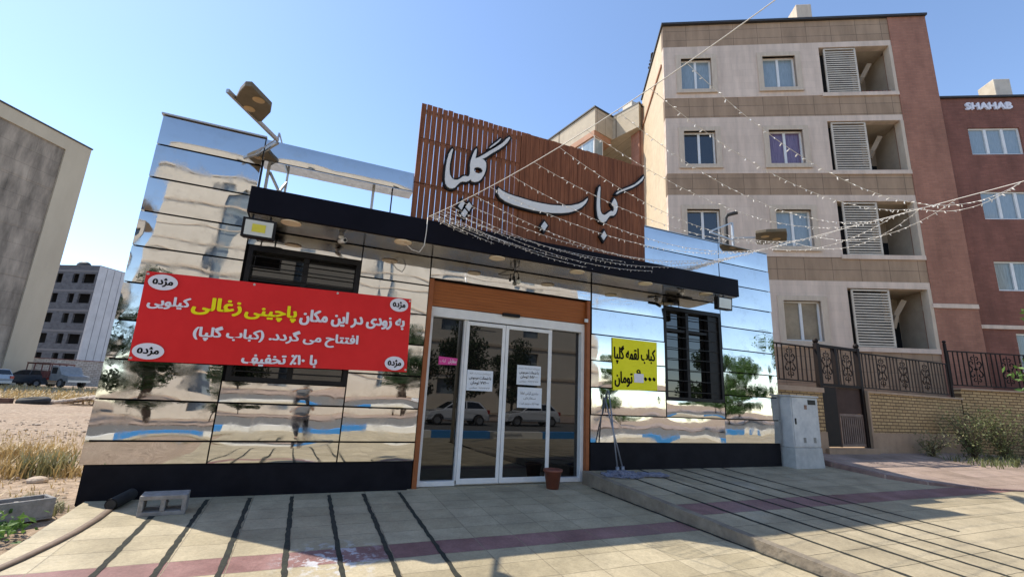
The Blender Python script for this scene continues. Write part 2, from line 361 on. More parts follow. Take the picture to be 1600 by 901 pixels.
# ---- paving: slabs in courses, one pink course, worn joints
def paving_mat(name, tile, joint, bw, rh, org, pink=None, skew=0, wear=.36, jsize=.0045, stain=None, ramp_row=None):
    m = bpy.data.materials.new(name); m.use_nodes = True; t = m.node_tree; b = t.nodes['Principled BSDF']
    b.inputs['Specular IOR Level'].default_value = .3
    L = t.links.new; N = t.nodes.new
    tc = N('ShaderNodeTexCoord'); sx = N('ShaderNodeSeparateXYZ'); L(tc.outputs['Object'], sx.inputs[0])
    def math_(op, a, b_):
        n = N('ShaderNodeMath'); n.operation = op
        for i,v in enumerate((a,b_)):
            if isinstance(v,(int,float)): n.inputs[i].default_value = v
            else: L(v, n.inputs[i])
        return n.outputs[0]
    def nz(s, d=6, ro=.65):
        n = N('ShaderNodeTexNoise'); n.inputs['Scale'].default_value = s; n.inputs['Detail'].default_value = d; n.inputs['Roughness'].default_value = ro
        L(tc.outputs['Object'], n.inputs['Vector']); return n.outputs[0]
    wob = math_('MULTIPLY', math_('SUBTRACT', nz(3,2), .5), .03)
    X = math_('ADD', math_('ADD', sx.outputs[0], math_('MULTIPLY', sx.outputs[1], skew)), org[0])
    Y = math_('ADD', math_('ADD', sx.outputs[1], org[1]), wob)
    cx = N('ShaderNodeCombineXYZ'); L(X, cx.inputs[0]); L(Y, cx.inputs[1])
    bt = N('ShaderNodeTexBrick'); bt.offset = 0; bt.inputs['Scale'].default_value = 1
    bt.inputs['Brick Width'].default_value = bw; bt.inputs['Row Height'].default_value = rh; bt.inputs['Mortar Size'].default_value = jsize
    bt.inputs['Mortar Smooth'].default_value = .3; bt.inputs['Bias'].default_value = 0
    bt.inputs['Color1'].default_value = (*tile,1); bt.inputs['Color2'].default_value = (tile[0]*.80,tile[1]*.79,tile[2]*.76,1)
    bt.inputs['Mortar'].default_value = (*joint,1)
    L(cx.outputs[0], bt.inputs['Vector'])
    col = bt.outputs[0]
    if pink:
        y0,y1,pc = pink
        inb = math_('MULTIPLY', math_('GREATER_THAN', math_('ADD', sx.outputs[1], wob), y0), math_('LESS_THAN', math_('ADD', sx.outputs[1], wob), y1))
        inb = math_('MULTIPLY', inb, math_('SUBTRACT', 1, bt.outputs[1]))
        mx = N('ShaderNodeMix'); mx.data_type='RGBA'; L(inb, mx.inputs[0]); L(col, mx.inputs[6])
        pr = N('ShaderNodeValToRGB'); pr.color_ramp.elements[0].color=(pc[0]*.75,pc[1]*.72,pc[2]*.72,1); pr.color_ramp.elements[1].color=(pc[0]*1.15,pc[1]*1.2,pc[2]*1.2,1)
        pr.color_ramp.elements[0].position=.35; pr.color_ramp.elements[1].position=.65
        L(nz(2.2,4), pr.inputs[0]); L(pr.outputs[0], mx.inputs[7]); col = mx.outputs[2]
    mr = N('ShaderNodeMapRange'); mr.inputs[1].default_value=.3; mr.inputs[2].default_value=.72; mr.inputs[3].default_value=1-wear; mr.inputs[4].default_value=1+wear*.5
    L(nz(1.6,9,.7), mr.inputs[0])
    m2 = N('ShaderNodeMix'); m2.data_type='RGBA'; m2.blend_type='MULTIPLY'; m2.inputs[0].default_value=1
    L(col, m2.inputs[6]); L(mr.outputs[0], m2.inputs[7]); col = m2.outputs[2]
    mrb = N('ShaderNodeMapRange'); mrb.inputs[1].default_value=.35; mrb.inputs[2].default_value=.6; mrb.inputs[3].default_value=.82; mrb.inputs[4].default_value=1.05
    L(nz(38,6,.75), mrb.inputs[0])
    m3 = N('ShaderNodeMix'); m3.data_type='RGBA'; m3.blend_type='MULTIPLY'; m3.inputs[0].default_value=1
    L(col, m3.inputs[6]); L(mrb.outputs[0], m3.inputs[7]); col = m3.outputs[2]
    if stain:
        sxx,syy,rad = stain
        d = N('ShaderNodeVectorMath'); d.operation='DISTANCE'; d.inputs[1].default_value=(sxx,syy,0)
        fl = N('ShaderNodeCombineXYZ'); L(sx.outputs[0], fl.inputs[0]); L(sx.outputs[1], fl.inputs[1]); L(fl.outputs[0], d.inputs[0])
        s1 = N('ShaderNodeMapRange'); s1.inputs[1].default_value=rad; s1.inputs[2].default_value=rad*.2; L(d.outputs['Value'], s1.inputs[0])
        s2 = N('ShaderNodeMapRange'); s2.inputs[1].default_value=.50; s2.inputs[2].default_value=.58; L(nz(9,8,.7), s2.inputs[0])
        k = math_('MULTIPLY', s1.outputs[0], s2.outputs[0])
        m4 = N('ShaderNodeMix'); m4.data_type='RGBA'; L(k, m4.inputs[0]); L(col, m4.inputs[6]); m4.inputs[7].default_value=(.55,.56,.58,1); col = m4.outputs[2]
    L(col, b.inputs['Base Color'])
    rr = N('ShaderNodeMapRange'); rr.inputs[1].default_value=.35; rr.inputs[2].default_value=.65; rr.inputs[3].default_value=.45; rr.inputs[4].default_value=.8
    L(nz(1.1,4), rr.inputs[0]); L(rr.outputs[0], b.inputs['Roughness'])
    bp = N('ShaderNodeBump'); bp.inputs['Distance'].default_value=.006; bp.invert=True; L(bt.outputs[1], bp.inputs['Height'])
    bp2 = N('ShaderNodeBump'); bp2.inputs['Distance'].default_value=.004; L(nz(45,5), bp2.inputs['Height']); L(bp.outputs[0], bp2.inputs['Normal'])
    L(bp2.outputs[0], b.inputs['Normal'])
    return m
PINK = (.285,.155,.14)
M['pave_left'] = paving_mat('slab_paving', (.49,.415,.28), (.30,.25,.17), .4443, .345, (1.255+.4443*4, 2.03+.345*60), (-2.375,-2.03,PINK), stain=(.45,-2.28,.55))
M['pave_right'] = paving_mat('ramp_paving', (.46,.385,.262), (.14,.12,.08), 3.1, .42, (31.4, 1.86+.42*60), (-2.28,-1.86,PINK), skew=.1)
M['pave_walk'] = paving_mat('pink_block_walk', (.43,.325,.27), (.21,.155,.125), 1.3, .5, (40, 40))
M['kerbstone'] = mat('worn_kerb', (.27,.225,.165), .9, c2=(.15,.12,.09), scale=5, bump=.02, bscale=14, lo=.3, hi=.75)
M['kerbpink'] = mat('worn_pink_kerb', (.28,.185,.155), .9, c2=(.18,.115,.10), scale=5, bump=.015, bscale=14)

# ------------------------------------------------------------------ lettering
_FORMS = {'ا':('\uFE8D','\uFE8E'),'آ':('\uFE81','\uFE82'),'ب':('\uFE8F','\uFE90','\uFE91','\uFE92'),'پ':('\uFB56','\uFB57','\uFB58','\uFB59'),
 'ت':('\uFE95','\uFE96','\uFE97','\uFE98'),'ج':('\uFE9D','\uFE9E','\uFE9F','\uFEA0'),'چ':('\uFB7A','\uFB7B','\uFB7C','\uFB7D'),
 'ح':('\uFEA1','\uFEA2','\uFEA3','\uFEA4'),'خ':('\uFEA5','\uFEA6','\uFEA7','\uFEA8'),'د':('\uFEA9','\uFEAA'),'ر':('\uFEAD','\uFEAE'),'ز':('\uFEAF','\uFEB0'),'ژ':('\uFB8A','\uFB8B'),
 'س':('\uFEB1','\uFEB2','\uFEB3','\uFEB4'),'ش':('\uFEB5','\uFEB6','\uFEB7','\uFEB8'),'ض':('\uFEBD','\uFEBE','\uFEBF','\uFEC0'),'ط':('\uFEC1','\uFEC2','\uFEC3','\uFEC4'),
 'ع':('\uFEC9','\uFECA','\uFECB','\uFECC'),'غ':('\uFECD','\uFECE','\uFECF','\uFED0'),'ف':('\uFED1','\uFED2','\uFED3','\uFED4'),'ق':('\uFED5','\uFED6','\uFED7','\uFED8'),
 'ک':('\uFB8E','\uFB8F','\uFB90','\uFB91'),'گ':('\uFB92','\uFB93','\uFB94','\uFB95'),'ل':('\uFEDD','\uFEDE','\uFEDF','\uFEE0'),'م':('\uFEE1','\uFEE2','\uFEE3','\uFEE4'),
 'ن':('\uFEE5','\uFEE6','\uFEE7','\uFEE8'),'ه':('\u0665','\uFEEA','\uFEEB','\uFEEC'),'و':('\uFEED','\uFEEE'),'ی':('\uFBFC','\uFBFD','\uFBFE','\uFBFF')}
def shape_fa(s):
    if not any('\u0600' <= c <= '\u06ff' for c in s): return s
    out = []
    for i,c in enumerate(s):
        f = _FORMS.get(c)
        if not f: out.append({'(':')', ')':'('}.get(c,c)); continue
        p = _FORMS.get(s[i-1]) if i else None; n = _FORMS.get(s[i+1]) if i+1 < len(s) else None
        jp = p is not None and len(p) == 4; jn = n is not None and len(f) == 4
        out.append(f[3] if jp and jn else f[2] if jn else f[1] if jp else f[0])
    out.reverse()
    # digit runs read left to right
    r = []; run = []
    for c in out:
        if '\u06f0' <= c <= '\u06f9' or c in '/': run.append(c)
        else: r += run[::-1]; run = []; r.append(c)
    return ''.join(r+run[::-1])

def text_mb(s, x0, x1, z0, z1, y, bold=.03, rise=0, depth=.002, keep=False):
    """lettering fitted to a rectangle of the vertical plane y; rise = climb from left to right"""
    cu = bpy.data.curves.new('lettering', 'FONT'); cu.body = shape_fa(s); cu.size = 1; cu.resolution_u = 3
    o = bpy.data.objects.new('lettering', cu); COL.objects.link(o)
    me = bpy.data.meshes.new_from_object(o.evaluated_get(bpy.context.evaluated_depsgraph_get()))
    bpy.data.objects.remove(o); bpy.data.curves.remove(cu)
    mb = MB()
    if not me.vertices: return mb
    xs = [v.co.x for v in me.vertices]; ys = [v.co.y for v in me.vertices]
    ax, bx_, ay, by = min(xs), max(xs), min(ys), max(ys)
    kx = (x1-x0)/(bx_-ax); kz = (z1-z0)/(by-ay)
    d = bold*(z1-z0)/(by-ay); st = [(0,0)] if bold <= 0 else [(i*d*.7, j*d*.45) for i in (-1,0,1) for j in (-1,1)]+[(-d,0),(d,0)]
    for k,(dx,dz) in enumerate(st):
        mb.add([(x0+(v.co.x-ax)*kx+dx, y-k*.00015, z0+(v.co.y-ay)*kz+dz+rise*(v.co.x-ax)/(bx_-ax)) for v in me.vertices], [tuple(p.vertices) for p in me.polygons])
    bpy.data.meshes.remove(me)
    return mb

# ------------------------------------------------------------------ terrain and paving
def zl(y): return -.01+.047*y if y > -11 else -.527
def zr(y): return max(.19+.075*y, zl(y)+.02)
def kx(y): return 4.45-.09*y                      # line of the kerb between the two ramps
def zg(x, y):
    b = 0 if y > 0 else (-.07+.05*max(y,-11.2))
    if y > 0: b -= .05*max(0, 1-y/4)
    return b

xs = [-420,-200,-110,-70,-50]+[-40+i*1.0 for i in range(38)]+[-2+i*.8 for i in range(20)]+[15,18,22,28,40,60,100,200,420]
ys = [-420,-200,-90,-50,-30,-24,-18,-14,-11.2,-9,-7,-5]+[-4+i*.5 for i in range(16)]+[4+i for i in range(40)]+[46,50,56,64,72,80,100,150,250,420]
mb = MB(); vs = []
for y in ys:
    for x in xs:
        bumpy = .05 if (x < -2.6 and y > -3) else 0
        vs.append((x, y, zg(x,y)-.002+bumpy*(mnoise.noise(Vector((x*.5,y*.5,0)))*1.2+mnoise.noise(Vector((x*1.7,y*1.7,3)))*.5)))
nx = len(xs)
mb.add(vs, [(j*nx+i,j*nx+i+1,(j+1)*nx+i+1,(j+1)*nx+i) for j in range(len(ys)-1) for i in range(nx-1)], True)
mb.build('ground', M['ground'], kind='structure')

YS = [0-.02]+[-.25*i for i in range(1,29)]+[-7.5,-8,-9,-10,-11]
def sheet(fx0, fx1, fz, nx=8):
    mb = MB(); vs = []
    for y in YS:
        for i in range(nx+1):
            x = fx0(y)+(fx1(y)-fx0(y))*i/nx; vs.append((x, y, fz(y)))
    mb.add(vs, [(j*(nx+1)+i,j*(nx+1)+i+1,(j+1)*(nx+1)+i+1,(j+1)*(nx+1)+i) for j in range(len(YS)-1) for i in range(nx)]); return mb
mb = sheet(lambda y: -2.04+.02*mnoise.noise(Vector((0,y*2,0))), kx, zl)
for y0,y1 in zip(YS[:-1], YS[1:]): mb.add([(-2.04,y0,zl(y0)),(-2.04,y1,zl(y1)),(-2.07,y1,zl(y1)-.12),(-2.07,y0,zl(y0)-.12)], [(0,1,2,3)])
mb.build('entrance_ramp', M['pave_left'], kind='structure')
sheet(lambda y: kx(y)+.10, lambda y: 40, zr, 20).build('paved_ramp', M['pave_right'], kind='structure')
# doorway slab inside the opening
MB().box(1.55,4.62,-.02,.5,-.2,-.006).build('door_threshold', M['pave_left'], kind='structure')

mb = MB(); n = 44                                   # kerb between ramps, worn edge
def kp(i, side, top):
    y = -.02-7.3*i/n; w = .018*mnoise.noise(Vector((i*.9,side*5,top*9)))
    x = kx(y)+(0 if side==0 else .115)+(w if side==0 else 0)
    return (x, y, (zr(y)+.004 + (w*.5 if side==0 else 0)) if top else zl(y)-.05)
vs = [kp(i,s,t) for i in range(n+1) for s,t in ((0,0),(0,1),(1,1),(1,0))]
fs = []
for i in range(n):
    for a in range(3): fs.append((i*4+a,i*4+a+1,(i+1)*4+a+1,(i+1)*4+a))
fs.append((0,1,2,3))
mb.add(vs, fs).build('kerb', M['kerbstone'], kind='structure')

def strip(pts, w, zf, m, name, seed):
    r = random.Random(seed); mb = MB(); vs = []
    for x,y in pts:
        a = w*(.5+r.uniform(-.12,.2)); b = w*(.5+r.uniform(-.12,.2)); vs += [(x-a,y,zf(y)+.004),(x+b,y,zf(y)+.004)]
    mb.add(vs, [(2*i,2*i+1,2*i+3,2*i+2) for i in range(len(pts)-1)]); return mb
gl = MB()
for k,x in enumerate((-1.255,-.853,-.405,.065,.505,.935,1.411)):
    q = strip([(x, -.14-.07*i) for i in range(110 if k<6 else 44)], .042, zl, None, '', k); gl.add(q.v, q.f)
# dark joint line at the foot of the kerb
q = strip([(kx(-.3-.08*i)-.02, -.3-.08*i) for i in range(80)], .05, zl, None, '', 50); gl.add(q.v,q.f)
gl.build('paving_joints', M['groove'], kind='structure')
gr = MB()
for k,x in enumerate((5.03,5.62,6.13,6.56,7.06,7.58)):
    q = strip([(x+.1*(.02+.08*i), -.02-.08*i) for i in range(100 if k<5 else 44)],   .05, zr, None, '', 20+k); gr.add(q.v,q.f)
gr.build('ramp_joints', M['groove'], kind='structure')

# raised walk on the right
wz = lambda x,y: .36+.108*(y-.6)-.004*(x-11)
edge = [(10.66,.58),(10.66,-.2),(10.75,-1.15),(11.15,-1.65),(11.9,-2.05),(13,-2.35),(15,-2.5),(20,-2.6),(40,-2.7),(40,.58)]
mb = MB(); n = len(edge)
tv = [(x,y,wz(x,y)) for x,y in edge]
mb.add(tv+[(x,y,zr(y)-.1) for x,y in edge], [tuple(range(n))]+[(i,(i+1)%n,n+(i+1)%n,n+i) for i in range(n)])
mb.build('raised_walk', M['pave_walk'], kind='structure')
mb = MB()
for (a,b) in zip(edge[:5], edge[1:6]):
    a=Vector((a[0],a[1],0)); b=Vector((b[0],b[1],0)); L=(b-a).length; k=max(1,int(L/.55))
    d=(b-a)/k; nrm=Vector((-d.y,d.x,0)).normalized()*-1
    for i in range(k):
        p=a+d*(i+.02); q=a+d*(i+.98); 
        if p.x>24: continue
        o=nrm*.0; inn=-nrm*.11; e=nrm*.012
        mb.hexa([(p+e).to_tuple()[:2]+(zr(p.y)-.05,),(q+e).to_tuple()[:2]+(zr(q.y)-.05,),(q+inn).to_tuple()[:2]+(zr(q.y)-.05,),(p+inn).to_tuple()[:2]+(zr(p.y)-.05,)],
                [(p+e).to_tuple()[:2]+(wz(p.x,p.y)+.008,),(q+e).to_tuple()[:2]+(wz(q.x,q.y)+.008,),(q+inn).to_tuple()[:2]+(wz(q.x,q.y)+.008,),(p+inn).to_tuple()[:2]+(wz(p.x,p.y)+.008,)])
mb.build('walk_kerb', M['kerbpink'], kind='structure', bevel=.012)

# ------------------------------------------------------------------ the restaurant
shop = thing('restaurant_building', 'single storey restaurant clad in mirror polished steel panels with a black canopy', 'restaurant', (3.6, 0, 0))
XL, XR = -2.19, 9.40
ZS = [.363, .632, 1.0995, 1.567, 2.0345, 2.502, 2.9695, 3.437, 3.9045, 4.372, 4.80]
WL = (-.92, .56, 1.375, 3.20); WR = (6.30, 7.815, 1.415, 3.22); DO = (1.62, 4.60, -.3, 3.10)
mb = MB()
holes_wall(mb, XL+.04, XR-.02, -.3, 3.655, .05, .30, [WL, WR, DO])
mb.build('wall', M['gap'], shop)
mb = MB(); mb.box(XL+.04, XR-.02, .302, 6.0, 3.46, 3.652); mb.build('roof', M['concrete'], shop)
mb = MB(); mb.box(XL+.05, XL+.25, .30, 6.0, -.3, 3.455); mb.box(XR-.25, XR-.03, .30, 6.0, -.3, 3.455); mb.box(XL+.05, XR-.03, 5.8, 6.0, -.3, 3.455)
mb.build('side_wall', M['plaster'], shop)
# parapets behind the cladding
MB().box(XL+.04, -.96, .05, .28, 3.658, 4.785).build('parapet', M['gap'], shop); MB().box(5.85, XR-.02, .05, .28, 3.658, 4.785).build('parapet', M['gap'], shop)
mb = MB(); mb.box(-.95, 1.21, .04, .30, 4.47, 4.79); mb.build('parapet_beam', M['alu'], shop)
def panel(x0, x1, z0, z1, m=None, amp=1.0, y=0.0, thick=.035):
    g = .0085; x0 += g; x1 -= g; z0 += g*1.3; z1 -= g*1.3
    r = rnd; ph = r.uniform(0,99); tx = r.uniform(-.005,.005)*(x1-x0); tz = r.uniform(-.0034,.0034); pil = r.uniform(.0006,.0032)*amp
    def fn(u,v):
        x = x0+(x1-x0)*u; z = z0+(z1-z0)*v
        e = (1-(2*u-1)**6)*(1-(2*v-1)**4)
        d = pil*e + tx*(2*u-1) + tz*(2*v-1) + .0035*amp*e*mnoise.noise(Vector((x*1.9+ph, z*.8, ph)))
        return (x, y-d, z)
    mb = MB(); nu = max(6, int((x1-x0)/.12)); nv = 6
    mb.grid(nu, nv, fn)
    # returns
    for a in (0,1):
        mb.grid(nu, 1, lambda u,v,a=a: (fn(u,a)[0], fn(u,a)[1]+thick*v, fn(u,a)[2]), False)
        mb.grid(1, nv, lambda u,v,a=a: (fn(a,v)[0], fn(a,v)[1]+thick*u, fn(a,v)[2]), False)
    return mb.build('steel_panel', m or M['steel'], shop, fix=False)
def row(k): return ZS[k], ZS[k+1]
for k in range(0, 10):                              # left column, full height
    panel(XL, -.95, *row(k))
for k in (0,1): panel(-.95, .56, *row(k))
panel(-.95, .56, 1.0995, 1.375)
panel(-.95, .56, 3.20, 3.437)
for k in range(0,7): panel(.56, 1.61, *row(k))
panel(1.61, 4.61, 3.10, 3.437)
panel(-.95, 1.21, 4.47, 4.80)                       # strip over the open gap
mb = MB(); mb.box(-.95,1.21,.0,.30,4.462,4.468); mb.build('beam_soffit', M['steel'], shop)
for k in range(1,7):                                # right side
    z0,z1 = row(k)
    if k == 1: panel(4.62, 7.78, z0, z1); panel(7.78, XR, z0, z1)
    elif k == 6: panel(4.62, 6.30, z0, z1); panel(7.815, XR, z0, z1)
    else: panel(4.62, 6.30, z0, z1); panel(7.815, XR, z0, z1)
panel(6.30, 7.815, 1.0995, 1.415); panel(6.30, 7.815, 3.22, 3.437)
panel(5.83, 7.70, *row(7)); panel(7.70, XR, *row(7))
for k in (8,9): panel(5.83, 7.86, *row(k)); panel(7.86, XR, *row(k))
mb = MB(); mb.box(XL-.0,XL+.035,.04,.30,.36,4.80); mb.box(XR-.035+.02,XR+.005,.04,.30,.64,4.80); mb.build('edge_return', M['steel'], shop)
mb = MB(); mb.box(XL-.01,-.94,-.03,.31,4.803,4.825); mb.build('parapet_cap', M['alu'], shop)
mb = MB(); mb.box(5.84,XR+.01,-.01,.30,4.803,4.818); mb.build('parapet_cap', M['alu'], shop)
mb = MB(); mb.box(XL+.06,1.60,.012,.049,-.2,.362); mb.build('plinth', M['black'], shop)
mb = MB(); mb.box(4.63,XR-.05,.012,.049,-.1,.631); mb.build('plinth', M['black'], shop)
# black windows with bars
def window(x0,x1,z0,z1,mull,nb):
    mb = MB()
    mb.box(x0,x1,.0,.14,z1-.07,z1); mb.box(x0,x1,.0,.14,z0,z0+.06); mb.box(x0,x0+.06,.0,.14,z0+.06,z1-.07); mb.box(x1-.06,x1,.0,.14,z0+.06,z1-.07)
    for x in mull: mb.box(x-.035,x+.035,.03,.13,z0+.06,z1-.07)
    mb.box(x0+.06,x1-.06,.05,.12,z1-.48,z1-.43)
    w = mb.build('window', M['black_metal'], shop)
    g = MB(); g.box(x0+.05,x1-.05,.15,.16,z0+.05,z1-.05); g.build('pane', M['glass_dark'], w)
    b = MB()
    for i in range(nb):
        z = z0+.06+(z1-z0-.13)*(i+.5)/nb; b.box(x0+.06,x1-.06,.016,.03,z-.007,z+.007)
    b.build('grille', M['black_metal'], w)
window(*WL,(-.18,),12)
MB().box(7.56,7.755,.035,.149,1.48,3.14).build('window_panel', M['black_metal'], shop)
window(*WR,(6.92,7.52),8)
# black return panel right of the window
# canopy
CX0,CX1,CY,CZ0,CZ1 = -.93,7.62,-.66,3.44,3.80
mb = MB(); mb.box(CX0,CX1,CY,.046,CZ0+.012,CZ1); can = mb.build('canopy', M['fascia'], shop, bevel=.006)
mb = MB(); mb.box(CX0+.03,CX1-.03,CY+.03,-.01,CZ0,CZ0+.011); mb.build('soffit', M['steel_dark'], can)
for x in (-.42,1.05,2.52,3.98,5.42,6.88):
    mb = MB(); mb.lathe([(0,-.006),(.10,-.006),(.125,-.012),(.125,0)],(x,-.53,CZ0-.001),24); mb.build('spot_light', M['spot'], can)
# door: jambs, roller shutter, white sliding doors
mb = MB(); mb.box(1.615,1.685,.006,.30,-.02,3.095); mb.box(4.535,4.60,.006,.30,-.02,3.095); mb.box(1.685,4.535,.10,.30,3.06,3.095); mb.build('door_jamb', M['jamb'], shop)
mb = MB(); k=0; z=2.68
while z < 3.05:
    mb.hexa([(1.69,.07,z),(4.53,.07,z),(4.53,.12,z),(1.69,.12,z)],[(1.69,.062,z+.045),(4.53,.062,z+.045),(4.53,.12,z+.045),(1.69,.12,z+.045)]); z += .049
mb.build('roller_shutter', M['brown'], shop)
mb = MB(); mb.box(4.47,4.545,-.012,.004,2.70,2.76); mb.build('shutter_latch', M['alu'], shop)
fr = MB(); fr.box(1.688,4.532,.085,.24,2.52,2.672); fr.box(1.688,1.74,.085,.24,.0,2.52); fr.box(4.47,4.532,.085,.24,.0,2.52)
fr.box(1.74,2.28,.10,.22,.0,.07); fr.box(3.88,4.47,.10,.22,.0,.07); fr.box(2.27,2.34,.12,.24,.07,2.52); fr.box(3.83,3.89,.12,.24,.07,2.52); fr.box(1.74,4.47,.13,.22,.0,.012)
frame = fr.build('door_frame', M['white_alu'], shop, bevel=.004)
for x0,x1 in ((1.735,2.275),(3.885,4.475)):
    g = MB(); g.box(x0,x1,.185,.195,.06,2.525); g.build('glass_pane', M['glass_dark'], frame)
for x0,x1 in ((2.30,2.988),(2.996,3.86)):
    d = MB(); d.box(x0,x0+.055,.09,.118,.02,2.50); d.box(x1-.055,x1,.09,.118,.02,2.50); d.box(x0+.055,x1-.055,.09,.118,.02,.10); d.box(x0+.055,x1-.055,.09,.118,2.44,2.50)
    leaf = d.build('door_leaf', M['white_alu'], shop, bevel=.003)
    g = MB(); g.box(x0+.05,x1-.05,.100,.108,.09,2.45); g.build('glass_pane', M['glass_dark'], leaf)
mb = MB(); mb.box(2.90,3.22,.03,.084,2.645,2.70); mb.build('door_sensor', M['black_metal'], shop, bevel=.01)
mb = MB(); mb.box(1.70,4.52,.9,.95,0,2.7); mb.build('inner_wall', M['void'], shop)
# posts in the open gap behind the strip
MB().box(.60,.64,.18,.22,3.66,4.47).build('steel_post', M['alu'], shop)
mb = MB(); mb.box(-.90,-.86,.20,.24,3.66,4.47); mb.box(-.66,-.63,.5,.53,3.66,4.75); mb.bar((-.86,.22,4.4),(-.4,.6,3.7),.03); mb.bar((-.9,.25,3.7),(-.64,.5,4.4),.03); mb.build('steel_frame', M['alu'], shop)
mb = MB(); mb.tube([(.92,.25,3.66),(.92,.25,4.42),(.90,.12,4.44)],.012,6); mb.build('stand_pipe', M['wire_black'], shop)

# ------------------------------------------------------------------ wooden name board
sign = thing('name_board', 'tall dark red wooden slat board with white Persian calligraphy above the canopy', 'sign', (3.5,-.02,3.8))
mb = MB(); x = 1.205; r2 = random.Random(3); wS = .0925
while x < 5.80:
    w = wS-(.011 if x < 3.0 else .004)-r2.uniform(0,.004)
    zt = 6.06+r2.uniform(-.008,.008)
    if x < 3.0:
        for za,zb in ((3.79,4.62+r2.uniform(-.01,.01)),(4.63,5.42),(5.428,zt)): mb.box(x,x+w,-.045-r2.uniform(0,.004),-.022,za,zb)
    else: mb.box(x,x+w,-.045-r2.uniform(0,.006),-.022,3.79,zt)
    x += wS
mb.build('wooden_slats', M['wood'], sign)
mb = MB()
for z in (3.95,4.63,5.42,5.95): mb.box(1.21,5.80,-.020,.03,z-.03,z+.03)
for x in (1.25,2.7,4.2,5.76): mb.box(x-.03,x+.03,.031,.09,3.66,6.03)
mb.build('support_frame', M['alu'], sign)
mb = MB(); mb.box(3.0,5.81,-.0205,-.012,3.82,6.0); mb.build('backing_board', M['wood_back'], sign)
GOLPA=[(1.767,5.335),(1.778,5.318),(1.765,5.245),(1.755,5.144),(1.744,5.044),(1.746,4.947),(1.763,4.855),(1.8,4.802),(1.848,4.785),(1.893,4.796),(1.937,4.83),(1.98,4.879),(2.025,4.9),(2.063,4.898),(2.087,4.911),(2.103,4.959),(2.101,5.037),(2.094,5.134),(2.104,5.216),(2.129,5.323),(2.161,5.417),(2.188,5.454),(2.195,5.432),(2.191,5.35),(2.181,5.263),(2.237,5.298),(2.311,5.362),(2.423,5.468),(2.538,5.571),(2.654,5.683),(2.73,5.789),(2.786,5.847),(2.801,5.83),(2.754,5.732),(2.696,5.653),(2.6,5.553),(2.485,5.45),(2.372,5.338),(2.301,5.282),(2.337,5.274),(2.375,5.237),(2.383,5.169),(2.378,5.087),(2.354,5.001),(2.312,4.911),(2.257,4.855),(2.192,4.829),(2.144,4.831),(2.123,4.861),(2.088,4.824),(2.042,4.797),(1.987,4.79),(1.942,4.763),(1.908,4.717),(1.867,4.655),(1.823,4.626),(1.778,4.619),(1.731,4.64),(1.7,4.686),(1.683,4.759),(1.681,4.873),(1.684,4.99),(1.693,5.108),(1.715,5.222),(1.742,5.298)]
HOLE=[(2.169,5.07),(2.192,5.1),(2.244,5.117),(2.299,5.107),(2.326,5.074),(2.31,5.03),(2.257,5.001),(2.203,5.003),(2.174,5.032)]
GAF=[(2.41,5.522),(2.475,5.602),(2.551,5.685),(2.618,5.767),(2.629,5.76),(2.591,5.697),(2.515,5.609),(2.439,5.534)]
DOTS=[[(2.002,4.461),(2.051,4.42),(2.006,4.286),(1.943,4.34)],[(2.124,4.45),(2.18,4.395),(2.135,4.29),(2.065,4.355)],[(2.055,4.321),(2.115,4.267),(2.066,4.163),(1.996,4.214)]]
BE=[(2.633,4.827),(2.702,4.789),(2.812,4.76),(2.948,4.743),(3.097,4.734),(3.287,4.721),(3.493,4.723),(3.675,4.734),(3.874,4.765),(4.077,4.812),(4.242,4.88),(4.353,4.956),(4.437,5.042),(4.44,5.014),(4.396,4.926),(4.313,4.831),(4.189,4.741),(4.053,4.674),(3.878,4.622),(3.68,4.584),(3.498,4.564),(3.294,4.558),(3.105,4.566),(2.919,4.578),(2.772,4.608),(2.673,4.657),(2.627,4.724),(2.62,4.788)]
D4=[(3.543,4.397),(3.608,4.33),(3.543,4.215),(3.476,4.287)]
KA=[(4.715,5.348),(4.726,5.321),(4.72,5.224),(4.716,5.089),(4.717,4.956),(4.728,4.845),(4.76,4.791),(4.813,4.778),(4.866,4.808),(4.929,4.868),(4.972,4.897),(5.015,4.896),(5.037,4.92),(5.044,4.969),(5.031,5.005),(4.994,5.026),(4.988,5.053),(5.027,5.129),(5.049,5.173),(5.081,5.151),(5.114,5.09),(5.124,5.025),(5.113,4.945),(5.08,4.862),(5.037,4.815),(4.983,4.804),(4.94,4.785),(4.897,4.729),(4.855,4.664),(4.803,4.626),(4.75,4.628),(4.698,4.67),(4.666,4.738),(4.651,4.848),(4.648,4.96),(4.653,5.094),(4.667,5.212),(4.694,5.324)]
SARK=[(5.088,5.279),(5.126,5.327),(5.226,5.395),(5.384,5.486),(5.544,5.584),(5.685,5.719),(5.776,5.823),(5.785,5.805),(5.732,5.71),(5.637,5.616),(5.498,5.512),(5.338,5.421),(5.203,5.345),(5.115,5.279)]
D5=[(4.818,4.461),(4.872,4.379),(4.804,4.274),(4.747,4.346)]
def grow(poly, d):
    n = len(poly); out = []
    A = sum(poly[i][0]*poly[(i+1)%n][1]-poly[(i+1)%n][0]*poly[i][1] for i in range(n)); s = 1 if A < 0 else -1
    for i in range(n):
        a = Vector(poly[i-1]); b = Vector(poly[i]); c = Vector(poly[(i+1)%n])
        n1 = (b-a).normalized(); n2 = (c-b).normalized()
        n1 = Vector((-n1.y,n1.x))*s; n2 = Vector((-n2.y,n2.x))*s
        m = n1+n2; m = m/max(.35, m.length_squared/2) if m.length > 1e-4 else n1
        if m.length > 1.8: m = m.normalized()*1.8
        out.append(tuple(b+m*d))
    return out
